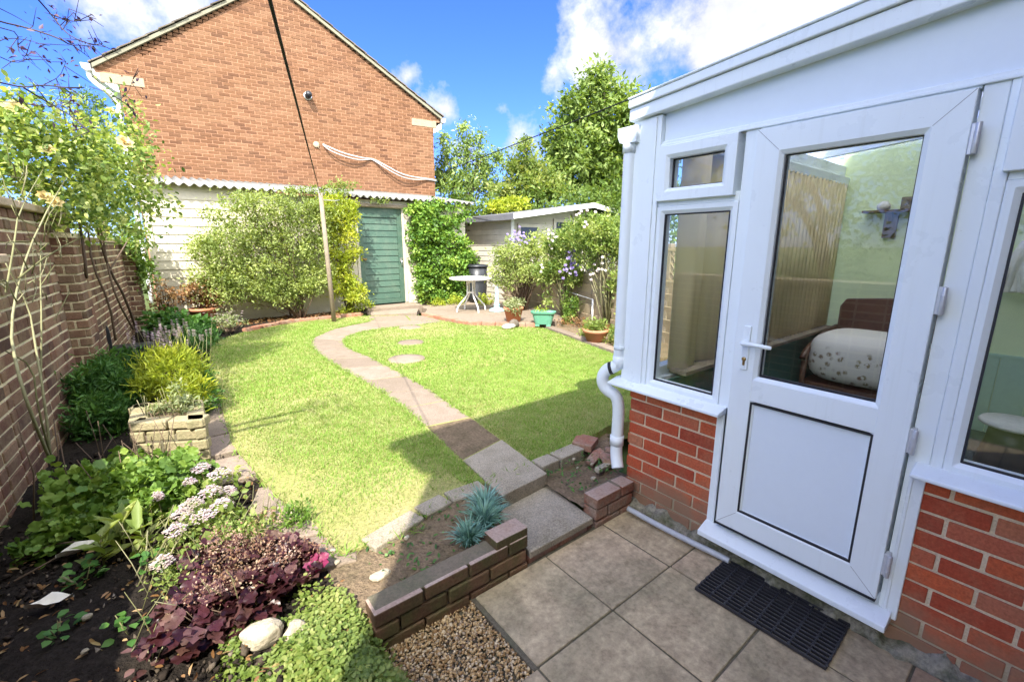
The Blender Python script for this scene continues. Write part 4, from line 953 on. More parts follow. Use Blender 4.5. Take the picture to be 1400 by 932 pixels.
# ================================================================== SMALL THINGS
# doormat
b = MB(); b.T = Matrix.Translation((1.955,.625,0)) @ Matrix.Rotation(R(1.5),4,'Z')
nb = 14
for i in range(nb):
    x = -.155+.31*i/(nb-1); b.box((x-.0034,-.265,.006),(x+.0034,.265,.021))
for j in range(9):
    y = -.262+.524*j/8
    b.tube([(-.158,y,.0145),(.158,y,.0145)], .0042, 6)
for i in range(nb-1):
    for j in range(9):
        if j % 2 == i % 2:
            y = -.262+.524*j/8; x = -.155+.31*(i+.5)/(nb-1); b.box((x-.0075,y-.005,.010),(x+.0075,y+.005,.0195))
tag(b.build('doormat', M['rubber'], bev=.0015), 'black rubber grid doormat on the paving below the white door', 'doormat')
b = MB(); b.tube(smooth_pts([(2.045,1.47,.035),(2.05,1.3,.03),(2.065,1.05,.03),(2.08,.95,.028),(2.09,.87,.024)]), .016, 12)
tag(b.build('conduit', M['pvc_grey']), 'grey plastic pipe lying along the foot of the conservatory wall', 'pipe')
# broken brick and tile rubble by the downpipe
b = None
RB = [((2.33,2.10,.15),(.22,.16,.05),.5,(0,.06),'broken flat brick paver lying on the lawn edge beside the rubble','wide'),
      ((2.30,1.86,.13),(.16,.09,.035),.9,(.25,.1),'reddish tile shard nearest the drainpipe mouth',''),
      ((2.26,1.93,.125),(.19,.07,.03),.25,(.1,-.2),'long broken tile strip in the rubble by the drainpipe',''),
      ((2.41,1.90,.14),(.12,.08,.03),1.4,(.3,.2),'small tilted tile piece behind the drainpipe rubble',''),
      ((2.22,1.80,.12),(.24,.045,.03),.15,(.0,.1),'pale narrow stone strip before the drainpipe mouth','')]
for (c, s_, rz, tl, lab, k) in RB:
    b = MB(); b.T = Matrix.Translation(c) @ Matrix.Rotation(rz,4,'Z') @ Matrix.Rotation(tl[0],4,'X') @ Matrix.Rotation(tl[1],4,'Y')
    b.prism([(-s_[0]/2,-s_[1]/2),(s_[0]*.4,-s_[1]*.55),(s_[0]/2,s_[1]*.2),(s_[0]*.2,s_[1]/2),(-s_[0]*.45,s_[1]*.42)], -s_[2]/2, s_[2]/2)
    tag(b.build('brick_shard', M['stone'] if 'pale' in lab else M['brick_edge'], bev=.004), lab, 'rubble', 'broken bricks and tiles by the drainpipe')
# left border planter of stone blocks
PC = [(-.31,3.76),(.09,3.54),(.11,4.02),(-.30,4.2)]
pl_ = thing('stone_planter', (-.1,3.9,.08), 'square planter built of pale stone blocks at the lawn edge', 'planter')
b = MB(); cen = Vector((-.10,3.88,0))
for i in range(4):
    a = Vector((*PC[i],0)); c = Vector((*PC[(i+1)%4],0)); u = (c-a).normalized()
    brickwork(b, a, u, (c-a).length, .06, .375, .008, bl=.17, bh=.068, seed=50+i, thick=.06, jit=.006, nrm=(u.y,-u.x,0))
b.m = 1; b.prism(PC, .0, .34)
b.build('blocks', [M['planter'], M['mortar_edge']], pl_, bev=.008)
b = MB()
for i in range(4):
    a = Vector((*PC[i],0)); c = Vector((*PC[(i+1)%4],0)); u = (c-a).normalized(); ln = (c-a).length
    n = 2 if ln > .42 else 1
    for k in range(n): b.obox(a+u*(k+.5)*ln/n-Vector((u.y,-u.x,0))*.045+Vector((0,0,.41)), u, (ln/n-.012,.105,.062))
b.build('rim', M['planter'], pl_, bev=.01)
b = MB(); c_ = Vector((-.1025,3.88)); b.prism([tuple(c_+(Vector(p)-c_)*.80) for p in PC], .3405, .415); b.build('soil', M['soil_dry'], pl_)
# limestone rocks in the ground cover
for (c, r_, lab) in (((.12,1.71,.14),(.075,.055,.05),'large pale limestone rock half buried in the bright ground cover'),((.225,1.66,.13),(.05,.045,.04),'smaller pale limestone rock beside the larger rock in ground cover'),((.60,1.74,.135),(.045,.03,.02),'small flat whitish stone on the bare soil behind the brick wall')):
    b = MB(); b.blob(c, r_, int(c[0]*100), .35, seg=9, rings=6, smooth=False); tag(b.build('rock', M['stone'], bev=.008), lab, 'rock')
b = MB(); q = random.Random(5)
for k in range(24):
    x, y = q.choice([(q.uniform(.45,1.25),q.uniform(1.65,2.03)),(q.uniform(1.8,2.25),q.uniform(1.65,2.05)),(q.uniform(-.7,.3),q.uniform(1.5,3.0)),(q.uniform(.3,.6),q.uniform(1.7,2.1))]); s_ = q.uniform(.006,.016)
    b.blob((x,y,.145), (s_*1.4,s_,s_*.7), k, .4, seg=6, rings=4)
tag(b.build('pebbles', M['stone']), kind='stuff')
# white crumpled scraps on the soil
for (c, rz, lab) in (((-.50,2.78,.165),.3,'white crumpled scrap lying under the upright green stems'),((-.545,2.40,.165),-.2,'white crumpled scrap nearest the bottom left corner of the border')):
    b = MB(); n = 9; vs = []; q = random.Random(int(c[1]*10))
    for i in range(n):
        for j in range(6): vs.append((-.075+.15*i/(n-1), (-.035+.07*j/5)*(1-.95*abs(i/(n-1)-.5)*1.9)+q.uniform(-.004,.004), .008*math.sin(i*.8+j*.9)+.012*math.cos(j*1.3)+q.uniform(-.004,.004)))
    b.T = Matrix.Translation(c) @ Matrix.Rotation(rz,4,'Z'); b.add(vs, [(i*6+j,(i+1)*6+j,(i+1)*6+j+1,i*6+j+1) for i in range(n-1) for j in range(5)], .5, True)
    tag(b.build('paper_scrap', M['white_cloth']), lab, 'scrap')
# black stake and box against the wall
b = MB(); b.box((-.62,6.95,.1),(-.585,6.985,.62)); b.extr([(-.62,6.95,.62),(-.585,6.95,.62),(-.602,6.967,.68)], (0,.03,0)); tag(b.build('stake', M['plastic_black'], bev=.003), 'short black stake standing against the left garden wall', 'stake')
b = MB(); b.box((-.56,6.8,.1),(-.22,7.0,.40)); b.box((-.58,6.78,.40),(-.2,7.02,.43)); tag(b.build('plastic_box', M['plastic_black'], bev=.01), 'black plastic box behind the green bushes by the left wall', 'box')
# round stepping stones in the lawn
for (x, y, r_, lab) in ((3.373,7.30,.20,'round stepping stone in the grass farthest from the viewer'),(2.83,6.12,.20,'round stepping stone in the grass between two others'),(2.352,5.235,.24,'round stepping stone in the grass nearest the viewer')):
    b = MB(); b.lathe((x,y,LZ-.04),[(r_*.97,0),(r_,.03),(r_*.97,.052),(r_*.6,.055),(.001,.056)],28); tag(b.build('stepping_stone', M['path']), lab, 'stepping stone', 'stepping stones across the lawn')
# washing line post and lines
PT = py(438,264,8.75); PB = py(456,429,8.75); PB.z = .12
b = MB(); b.tube([PB, (PB+PT)/2, PT], [.042,.04,.036], 12); po = b.build('washing_line_post', M['wood_grey'])
tag(po, 'slim weathered wooden post holding the washing line beside the shrubs', 'post')
W1 = Vector((.243,1.11,2.087)); W0 = PT+Vector((0,0,-.03)); b = MB(); b.tube([W0,(W0+W1)/2+Vector((0,0,-.012)),W1,W1+(W1-W0)*(1.71/(W0.y-1.11))], .0045, 6)
tag(b.build('washing_line', M['cable_black']), 'thin black washing line running from the wooden post towards the viewer', 'line')
b = MB(); b.tube([PT+Vector((0,0,-.12)),PT+Vector((.35,.3,-.09)),PT+Vector((.8,.9,.02))], .006, 6); tag(b.build('cord', M['cable_white']), 'short white cord tied from the wooden post to the garage roof', 'cord')
A_ = ray(605,236)*11.8+Vector((0,0,CAM_H)); B_ = ray(1214,-4)*3.9+Vector((0,0,CAM_H)); d_ = (B_-A_); C_ = A_+d_*1.6
b = MB(); b.tube([A_,A_+d_*.5+Vector((0,0,-.01)),B_,C_], .009, 6); tag(b.build('telephone_wire', M['cable_black']), 'overhead black wire crossing in front of the trees above the conservatory', 'wire')
# bistro table
tb = thing('garden_table', (5.16,8.03,.205), 'white round metal garden table on the far terrace', 'table')
b = MB(); b.lathe((5.16,8.03,.885),[(.0,0),(.43,0),(.455,.01),(.455,.035),(.44,.042),(.0,.042)],36); b.build('tabletop', M['paint_white'], tb)
for k in range(4):
    a = R(38+45+90*k); d = Vector((math.cos(a),math.sin(a),0)); c = Vector((5.16,8.03,0))
    b = MB(); b.tube(smooth_pts([c+d*.09+Vector((0,0,.88)),c+d*.085+Vector((0,0,.62)),c+d*.09+Vector((0,0,.55)),c+d*.31+Vector((0,0,.33)),c+d*.33+Vector((0,0,.28)),c+d*.34+Vector((0,0,.207))],2), .016, 8); b.build('leg', M['paint_white'], tb)
for z_ in (.60,.82): b = MB(); b.lathe((5.16,8.03,z_),[(.088,0),(.098,0),(.098,.022),(.088,.022)],20); b.build('brace', M['paint_white'], tb)
# pale blue stand
b = MB(); b.lathe((5.60,7.70,.207),[(.0,0),(.17,0),(.17,.02),(.14,.05),(.07,.07),(.055,.11),(.075,.13),(.05,.16),(.038,.30),(.033,.52),(.0,.525)],24)
tag(b.build('parasol_base', M['plastic_blue']), 'pale blue parasol base with short tapering pole by the table', 'parasol base')
# water butt
wb = thing('water_butt', (6.15,9.28,.205), 'black ribbed water butt behind the white table', 'water butt')
b = MB(); b.lathe((6.15,9.28,.205),[(.0,0),(.21,0),(.235,.20),(.225,.22),(.245,.42),(.235,.44),(.25,.60),(.262,.62),(.262,.66),(.245,.68),(.25,.86),(.0,.86)],28); b.build('barrel', M['plastic_black'], wb)
b = MB(); b.lathe((6.15,9.28,1.067),[(.0,0),(.27,0),(.28,.03),(.25,.06),(.0,.08)],28); b.build('lid', M['plastic_black'], wb)
# pots
def potprof(h, r0, r1, lip=.03): return [(.0,0),(r0,0),(r1*.93,h-lip*1.6),(r1,h-lip*1.5),(r1*1.02,h),(r1*.9,h),(r1*.86,h-.03),(.0,h-.03)]
pt1 = thing('flower_pot', (5.05,6.42,.2), 'terracotta pot with trailing succulent on the terrace corner', 'pot')
b = MB(); b.lathe((5.05,6.42,.206),potprof(.27,.125,.185),28); b.build('pot', M['terracotta'], pt1)
pt2 = thing('trough', (5.33,5.90,.18), 'green plastic trough planter on small feet beside the terracotta pot', 'planter')
b = MB(); b.T = Matrix.Translation((5.33,5.90,.20)) @ Matrix.Rotation(R(-48),4,'Z')
def rr(w, d, z, r_=.05):
    P = []
    for (sx, sy) in ((1,1),(-1,1),(-1,-1),(1,-1)):
        for k in range(4):
            a = math.atan2(sy,sx)-math.pi/4+math.pi/6*k; P.append((sx*(w/2-r_)+math.cos(a)*r_, sy*(d/2-r_)+math.sin(a)*r_, z))
    return P
secs = [rr(.30,.15,0,.06),rr(.40,.23,.19,.08),rr(.44,.27,.197,.09),rr(.46,.29,.232,.10),rr(.42,.25,.232,.09),rr(.40,.23,.20,.08)]
vs = sum(secs, []); n = 16; fs = [(i*n+k,i*n+(k+1)%n,(i+1)*n+(k+1)%n,(i+1)*n+k) for i in range(5) for k in range(n)]+[tuple(range(n-1,-1,-1)), tuple(range(5*n,6*n))]
b.add(vs, fs, .5); b.build('tub', M['plastic_green'], pt2, bev=.004)
for sx in (-.10,.10):
    b = MB(); b.T = Matrix.Translation((5.33,5.90,.20)) @ Matrix.Rotation(R(-48),4,'Z'); b.box((sx-.04,-.07,-.035),(sx+.04,.07,-.001)); b.build('foot', M['plastic_green'], pt2, bev=.004)
pt3 = thing('flower_pot', (5.10,4.45,.16), 'low terracotta bowl with green plant at the kerb near the conservatory', 'pot')
b = MB(); b.lathe((5.10,4.45,.162),potprof(.19,.13,.20),28); b.build('pot', M['terracotta'], pt3)
pt4 = thing('flower_pot', (.46,9.3,.2), 'terracotta pot of dried brown flower heads against the cream garage boards', 'pot')
b = MB(); b.lathe((.46,9.3,.2),potprof(.34,.15,.21),24); b.build('pot', M['terracotta'], pt4)
b = MB(); b.blob((4.70,6.10,.19),(.12,.08,.055),3,.4); tag(b.build('rock', M['white_rock']), 'bright white rounded stone on the grass before the terrace corner', 'rock')
b = MB(); b.blob((4.83,6.14,.22),(.10,.07,.085),8,.35); tag(b.build('rock', M['roof_tile']), 'dark brown stone behind the bright white stone', 'rock')
b = MB(); b.tube([(6.20,5.5,.12),(6.19,5.5,.62)], .018, 8); b.tube([(6.19,5.5,.62),(6.33,6.5,.72)], .008, 6); tag(b.build('stake', M['paint_white']), 'thin white stake with string before the weathered fence', 'stake')

g = np.random.default_rng(77); b = MB()
for k in range(3200):
    x = g.uniform(-.9,.4); y = g.uniform(1.2,4.2) if k % 3 else g.uniform(1.2,2.9); s_ = g.uniform(.004,.013)*(1.8 if g.random() < .07 else 1); ax = Vector(g.normal(size=3)).normalized(); q_ = Matrix.Rotation(g.uniform(0,6.28),3,ax)
    b.add([Vector((x,y,.118+g.uniform(-.004,.012)))+q_ @ Vector((o[0]*s_*1.3,o[1]*s_,o[2]*s_*.8)) for o in OCT], OF, float(g.random()), True)
tag(b.build('soil_clods', M['clod']), kind='stuff')
# ================================================================== VEGETATION
def pw(u, v, d=.15):
    """point on a plane parallel to the left garden wall, d in front of it"""
    r = ray(u, v); x0 = -.854+d; k = .063; t = (x0-k*3.3)/(r.x-k*r.y); return Vector((r.x*t, r.y*t, CAM_H+r.z*t))
def ellips(lv, ells, n, L, W, clump=.12, per=40, tpl='rhomb', lo=.2, hi=.8, shell=.55, up=.3, droop=0., dr=.12, boxy=False, flat=1., zmin=None):
    g = lv.g; vol = np.array([e[1][0]*e[1][1]*e[1][2] for e in ells])**.67; vol /= vol.sum(); cs = []
    for e, w_ in zip(ells, vol):
        k = max(3, int(n*w_/per))
        for _ in range(k):
            d = g.normal(size=3); d /= np.linalg.norm(d); rad = (shell+(1-shell)*g.random())*g.uniform(.86,1.12)
            if boxy: d = g.uniform(-1,1,3); ax = g.integers(0,3); d[ax] = np.sign(d[ax])*g.uniform(.75,1.05); rad = 1
            c = np.array(e[0])+d*rad*np.array(e[1])
            if zmin is not None and c[2] < zmin: c[2] = zmin+abs(g.normal())*.05
            s_ = clump*g.uniform(.6,1.4)
            lv.cloud(c, (s_,s_,s_*.8), int(per*g.uniform(.6,1.4)), L, W, g.uniform(lo,hi), dr, up, tpl, droop, flat=flat); cs.append(c)
    return cs
def stems(b, base, cs, nst, r0, r1, q, spread=.08, sag=.0, seg=5, twig=0):
    for i in range(nst):
        c = Vector(q.choice(cs)); a = Vector(base)+Vector((q.uniform(-spread,spread),q.uniform(-spread,spread),0))
        m1 = a*.65+c*.35+Vector((q.uniform(-.06,.06),q.uniform(-.06,.06),(c.z-a.z)*.12)); m2 = a*.3+c*.7+Vector((q.uniform(-.05,.05),q.uniform(-.05,.05),(c.z-a.z)*.10))
        b.tube([a,m1,m2,c], [r0,r0*.8,r0*.5+r1*.5,r1], seg, r=q.random())
def shrub(name, label, cat, base, ells, mat, n, L, W, seed, stem='stem_brown', nst=14, r0=.012, r1=.003, group=None, extra=None, part='foliage', **k):
    t = thing(name, base, label, cat, group); lv = Leaves(seed); cs = ellips(lv, ells, n, L, W, **k)
    lv.build(part, M[mat], t)
    if nst:
        b = MB(); stems(b, base, cs, nst, r0, r1, random.Random(seed), k.get('clump',.12)); b.build('stems', M[stem], t)
    return t, cs
def flower(lv, c, r_, n=6, col=.5, up=(0,0,1), layers=1):
    g = lv.g; u = Vector(up).normalized(); a = u.orthogonal().normalized(); w_ = u.cross(a)
    for l in range(layers):
        ph = g.uniform(0,6); th = [2*math.pi*i/n+ph for i in range(n)]; k = 1-.3*l
        A = np.array([list(a*math.cos(t)*k+w_*math.sin(t)*k+u*(.25+.5*l)) for t in th]); P = np.array([list(Vector(c))]*n); Nn = np.array([list(u)]*n)
        lv.add(P, A, Nn, r_*k, r_*k*.8, np.clip(col+g.normal(size=n)*.2,0,1), 'oval')
rays = lambda u, v, D: tuple(pd(u, v, D))

# ---- lawn grass
lv = Leaves(100); g = lv.g
STONES = [(3.373,7.30,.19),(2.83,6.12,.19),(2.352,5.235,.23)]
def grow(n, ylo, yhi, L, W):
    x = g.uniform(.2,5.3,n); y = g.uniform(ylo,yhi,n)
    ok = inside_np(LAWN, x, y)
    jx, jy = x+g.normal(size=n)*.012, y+g.normal(size=n)*.012
    ok &= ~inside_np(PATH_POLY, jx, jy)
    for (a, c, r_) in STONES: ok &= (jx-a)**2+(jy-c)**2 > r_*r_
    for q in AP: ok &= ~inside_np(q, jx, jy)
    # worn, thin patches
    bald = .5+.5*np.sin(2.3*x+1.7*np.sin(1.9*y)+.6)*np.cos(1.6*y+1.2*np.sin(2.2*x))
    edge = np.exp(-((y-2.05)**2)/.20)*(x < 1.3)*.9 + np.exp(-((x-.34)**2+(y-2.8)**2)/.13)*.85 + .5*np.exp(-((x-.30)**2)/.012) + .35*np.exp(-((x-1.0)**2+(y-7.6)**2)/.5)
    ok &= g.random(n) > np.clip(.18*bald+edge, 0, .93)
    x, y = x[ok], y[ok]; m = len(x)
    patch = .5+.28*np.sin(1.3*x+.8*y+np.sin(2.1*y))+.22*np.sin(3.7*x-2.9*y+1.5*np.sin(3*x))
    fine = .10*np.sin(9*x+4*np.sin(7*y))*np.sin(8*y+3*np.sin(6*x)); r_ = np.clip(.20+.46*patch-.16*np.clip((y-5.2)/2,0,1)+fine+g.normal(size=m)*.19-.35*(g.random(m) < .10)-edge[ok]*.35, 0, 1)
    a = g.uniform(0,2*np.pi,m); lean = g.uniform(.35,1.3,m)
    A = np.stack([np.cos(a)*lean, np.sin(a)*lean, np.ones(m)],1); Nn = np.stack([-np.cos(a), -np.sin(a), lean],1)
    P = np.stack([x, y, np.full(m, LZ-.004)],1); s_ = g.uniform(.55,1.3,m)
    lv.add(P, A, Nn, L*s_, W*g.uniform(.7,1.3,m), r_, 'blade')
grow(330000, 1.9, 4.3, .026, .0036); grow(260000, 4.3, 9.2, .030, .0055)
# overhanging fringe on slabs and tufts at edges
for P_ in (PL, PR):
    for (p, q_) in zip(P_[2:-1], P_[3:]):
        n = int(math.hypot(q_[0]-p[0],q_[1]-p[1])*420); t = g.random(n)
        wv = .02*np.sin(t*14+p[1]*9); x = p[0]+(q_[0]-p[0])*t+g.normal(size=n)*.016+wv; y = p[1]+(q_[1]-p[1])*t+g.normal(size=n)*.016
        A = np.stack([g.normal(size=n), g.normal(size=n), np.full(n,.8)],1); Nn = np.stack([g.normal(size=n)*.4, g.normal(size=n)*.4, np.ones(n)],1)
        lv.add(np.stack([x,y,np.full(n,LZ)],1), A, Nn, g.uniform(.03,.06,n), .004, np.clip(g.normal(.35,.2,n),0,1), 'blade')
n = 1500; t = g.random(n); i = g.integers(0, len(LAWN), n); LA = np.array(LAWN); p = LA[i]; q_ = LA[(i+1)%len(LAWN)]
xy = p+(q_-p)*t[:,None]+g.normal(size=(n,2))*.02
A = np.stack([g.normal(size=n), g.normal(size=n), np.full(n,.9)],1); lv.add(np.stack([xy[:,0],xy[:,1],np.full(n,LZ-.01)],1), A, g.normal(size=(n,3))*.4+[0,0,1], g.uniform(.03,.075,n), .005, np.clip(g.normal(.4,.2,n),0,1), 'blade')
tag(lv.build('grass', M['grass']), kind='stuff')

# ---- shrubs on the garage wall
Y1 = 9.25
shrub('shrub', 'large loose grey green shrub covering the middle of the garage wall', 'shrub', (2.0,9.35,.2),
      [(py(335,315,Y1),(.66,.34,.58)),(py(400,330,Y1),(.75,.34,.75)),(py(300,360,Y1),(.5,.32,.55)),(py(345,385,Y1),(.85,.34,.45)),(py(425,380,Y1),(.5,.32,.5)),(py(370,282,Y1),(.75,.3,.28)),(py(430,290,Y1),(.45,.3,.28)),(py(278,335,Y1),(.3,.25,.2)),(py(390,400,Y1),(.6,.3,.25)),(py(300,400,Y1),(.35,.25,.2))],
      'lf_olive', 34000, .052, .022, 201, nst=30, r0=.011, clump=.14, per=45, lo=.1, hi=.95, shell=.35)
shrub('shrub', 'smaller yellow green leafy shrub between wooden post and green door', 'shrub', (3.05,9.5,.2),
      [(py(458,285,9.4),(.5,.25,.25)),(py(462,305,9.4),(.42,.28,.36)),(py(470,340,9.4),(.38,.28,.46)),(py(468,385,9.4),(.32,.25,.38)),(py(485,402,9.3),(.26,.22,.2))],
      'lf_yellow', 12000, .055, .028, 202, nst=20, clump=.10, per=40, lo=.2, hi=.95)
shrub('plant', 'low bright green weeds at the left foot of the green door', 'plant', (3.35,9.45,.2),
      [((3.28,9.35,.32),(.25,.14,.16)),((3.0,9.35,.27),(.3,.12,.12))], 'lf_yellow', 900, .05, .02, 203, nst=0, clump=.07, per=25)
shrub('ivy', 'dense green ivy smothering the garage wall to the right of the green door', 'ivy', (5.35,9.7,.2),
      [((5.35,9.62,1.3),(.80,.20,1.10)),((5.75,9.52,1.05),(.5,.28,.85)),((5.0,9.58,1.85),(.45,.22,.6)),((5.35,9.62,2.35),(.85,.2,.28)),((4.95,9.55,.7),(.35,.22,.5))],
      'lf_ivy', 16000, .07, .05, 204, nst=0, clump=.10, per=40, lo=.15, hi=.85, shell=.7, droop=.5, tpl='rhomb', zmin=.28)
shrub('creeper', 'thin yellow green creeper straggling along the wavy garage roof edge', 'creeper', (2.9,9.5,2.55),
      [(py(445,262,9.5),(.5,.12,.10)),(py(410,262,9.5),(.35,.1,.08)),(py(470,252,9.6),(.25,.1,.16)),(py(520,275,9.6),(.2,.08,.06))], 'lf_bright', 1400, .05, .025, 205, nst=0, clump=.07, per=22)
# dried flowers in pot and beside it
t = pt4; lv = Leaves(206); cs = ellips(lv, [((.46,9.3,.80),(.34,.26,.24)),((.62,9.3,.66),(.2,.2,.2))], 1900, .05, .03, clump=.07, per=25, shell=.4, up=.2)
lv.build('dried_flowers', M['dry'], t); b = MB(); stems(b, (.46,9.3,.5), cs, 30, .006, .003, random.Random(1), .08); b.build('stems', M['stem_brown'], t)
shrub('shrub', 'brown withered bush in the corner between garden wall and garage', 'shrub', (.0,9.35,.2), [((.0,9.3,.78),(.24,.2,.26)),((-.1,9.2,.6),(.2,.2,.25))], 'dry', 900, .05, .025, 207, nst=18, clump=.08, per=25)
shrub('shrub', 'low dark green leafy plant below the withered bush in the corner', 'shrub', (.05,8.7,.2), [((.0,8.8,.34),(.32,.25,.22)),((.28,8.6,.3),(.25,.22,.18))], 'lf_deep', 2200, .08, .05, 208, nst=0, clump=.09, per=25, tpl='oval')
shrub('shrub', 'ivy like green growth hanging at the far end of the left wall', 'shrub', (-.3,9.3,.6), [((-.28,9.35,1.6),(.14,.25,.38)),((-.2,9.45,1.1),(.10,.2,.3))], 'lf_mid', 1500, .06, .035, 209, nst=0, clump=.09, per=25)
shrub('plant', 'bushy green plant at the lawn edge left of the path bend', 'plant', (.30,7.6,.15), [((.28,7.7,.30),(.24,.35,.18)),((.18,7.2,.3),(.2,.25,.2))], 'lf_deep', 2600, .05, .018, 210, nst=0, clump=.07, per=30)
t, cs = shrub('plant', 'pink flowering low plant near the dried flower pot', 'plant', (.75,8.6,.2), [((.72,8.75,.32),(.3,.25,.14))], 'lf_grey', 900, .04, .015, 211, nst=10, clump=.07, per=22)
lv = Leaves(212)
for k in range(46): flower(lv, (lv.g.uniform(.4,1.0), lv.g.uniform(8.45,9.0), lv.g.uniform(.3,.5)), .022, 5, .5)
lv.build('flowers', M['fl_pink'], t)
# ---- leaf litter along the garage bed
lv = Leaves(213); n = 900; x = lv.g.uniform(.6,3.2,n); y = 9.15+lv.g.uniform(0,.55,n)
lv.add(np.stack([x,y,lv.g.uniform(.185,.225,n)],1), lv.g.normal(size=(n,3))*[1,1,.3], lv.g.normal(size=(n,3))*.4+[0,0,1], .06, .03, lv.g.random(n), 'oval'); tag(lv.build('leaf_litter', M['dry']), kind='stuff')
b = MB(); q = random.Random(4); pr_ = Vector((.96,8.62,.17))
for (x, y) in ((1.25,8.86),(1.55,9.02),(1.86,9.16),(2.3,9.2),(2.75,9.2),(3.16,9.16)):
    c = Vector((x,y,.17)); b.obox((pr_+c)/2+Vector((0,0,q.uniform(-.01,.015))), c-pr_, ((c-pr_).length-.015,.11,.10)); pr_ = c
tag(b.build('bed_edging', M['brick_edge'], bev=.01), kind='structure')

# ---- climbing roses on the left wall
rose = thing('climbing_rose', (-.62,4.1,.12), 'nearer climbing rose with pale green stems and cream blooms on the left wall', 'rose')
lv = Leaves(221)
cs = ellips(lv, [(py(25,180,5.3),(.5,.6,.40)),(py(95,200,5.6),(.55,.6,.42)),(py(15,235,5.2),(.4,.5,.36)),(py(70,255,5.4),(.5,.45,.27)),(py(130,235,5.8),(.36,.36,.36)),(py(0,155,5.2),(.3,.35,.3)),(py(40,290,5.3),(.45,.3,.15)),(py(110,300,5.7),(.36,.3,.15)),(py(15,330,5.0),(.12,.12,.12))], 7200, .045, .027, clump=.15, per=12, tpl='oval', lo=.1, hi=1, shell=.05, up=.0, dr=.2)
lv.build('foliage', M['lf_rose'], rose)
q = random.Random(2)
for (P_, r0) in (([(70,632),(40,560),(22,500),(14,450),(26,380),(52,310),(95,235)],.012),([(70,632),(60,540),(48,470),(40,420),(8,360)],.010),([(72,632),(52,560),(45,500),(8,480)],.008),([(26,380),(70,345),(120,320),(165,270)],.008),
                 ([(56,520),(57,440),(55,380),(56,330)],.007),([(8,400),(20,330),(25,290),(60,230)],.007),([(56,390),(75,362)],.004),([(57,400),(35,408),(30,415)],.004),([(40,330),(10,330),(8,340)],.005),([(60,330),(62,300),(85,270),(70,310)],.005),([(52,310),(25,300),(15,280)],.005),([(95,398),(82,425),(73,438)],.005)):
    pts = smooth_pts([pw(u, v, .16+.05*math.sin(i*1.3)) for i, (u, v) in enumerate(P_)], 1); b = MB(); b.tube(pts, [r0*.75*(1-.6*i/len(pts)) for i in range(len(pts))], 7, r=q.uniform(0,.8)); b.build('stem', M['stem_pale'], rose)
b = MB(); q = random.Random(33)
for i in range(60):
    u, v = q.uniform(-5,150), q.uniform(235,420); 
    if u > 90 and v > 330: continue
    p = pw(u, v, q.uniform(.10,.26)); d1 = Vector((q.uniform(-.03,.05),q.uniform(-.22,.22),q.uniform(-.08,.18))); e = p+d1
    b.tube([p,p+d1*.5+Vector((.01,0,.015)),e], [.0038,.003,.0015], 5, r=q.random()); f_ = e+Vector((q.uniform(-.02,.02),q.uniform(-.08,.08),q.uniform(-.04,.09))); b.tube([p+d1*.6,f_], [.0025,.001], 4, r=q.random())
b.build('twigs', M['stem_pale'], rose)
for (u, v, Y, s_) in ((22,148,5.0,.07),(170,195,5.5,.075),(60,268,5.0,.05),(5,292,4.8,.07),(66,205,5.0,.05),(75,276,5.0,.06)):
    lv = Leaves(int(u)+222); flower(lv, py(u, v, Y), s_, 7, .5, (.2,-.8,.5), 3); lv.build('bloom', M['fl_cream'], rose)
rose2 = thing('climbing_rose', (-.45,7.3,.12), 'farther climbing rose with dark woody stems beyond the brick pier', 'rose')
lv = Leaves(223)
cs = ellips(lv, [(py(150,215,6.6),(.45,.5,.4)),(py(175,175,6.8),(.25,.3,.45)),(py(160,265,6.6),(.5,.4,.34)),(py(120,270,6.2),(.4,.3,.25)),(py(205,275,7.0),(.28,.25,.2)),(py(190,235,7.0),(.24,.25,.35)),(py(185,315,7.4),(.2,.2,.22)),(py(150,310,7.0),(.35,.2,.18)),(py(110,300,6.4),(.25,.2,.15))], 4300, .05, .03, clump=.14, per=10, tpl='oval', lo=.05, hi=.95, shell=.05, up=.0, dr=.2)
lv.build('foliage', M['lf_rose'], rose2)
for (P_, r0) in (([(190,462),(172,408),(150,370),(135,325),(128,285)],.016),([(182,450),(160,410),(148,370),(142,330),(130,290)],.013),([(158,465),(150,415),(125,360),(122,320),(110,280)],.012),([(118,380),(116,350),(108,300),(112,270)],.014),([(150,370),(165,345),(180,320),(190,290)],.010)):
    pts = smooth_pts([pw(u, v, .15+.04*math.sin(i*1.7)) for i, (u, v) in enumerate(P_)], 1); b = MB(); b.tube(pts, [r0*(1-.5*i/len(pts)) for i in range(len(pts))], 7); b.build('stem', M['stem_brown'], rose2)
for (u, v, Y, s_) in ((172,196,6.7,.07),(152,152,6.8,.05),(205,290,7.0,.04)):
    lv = Leaves(int(u)+224); flower(lv, py(u, v, Y), s_, 7, .6, (.2,-.8,.5), 3); lv.build('bloom', M['fl_cream'], rose2)

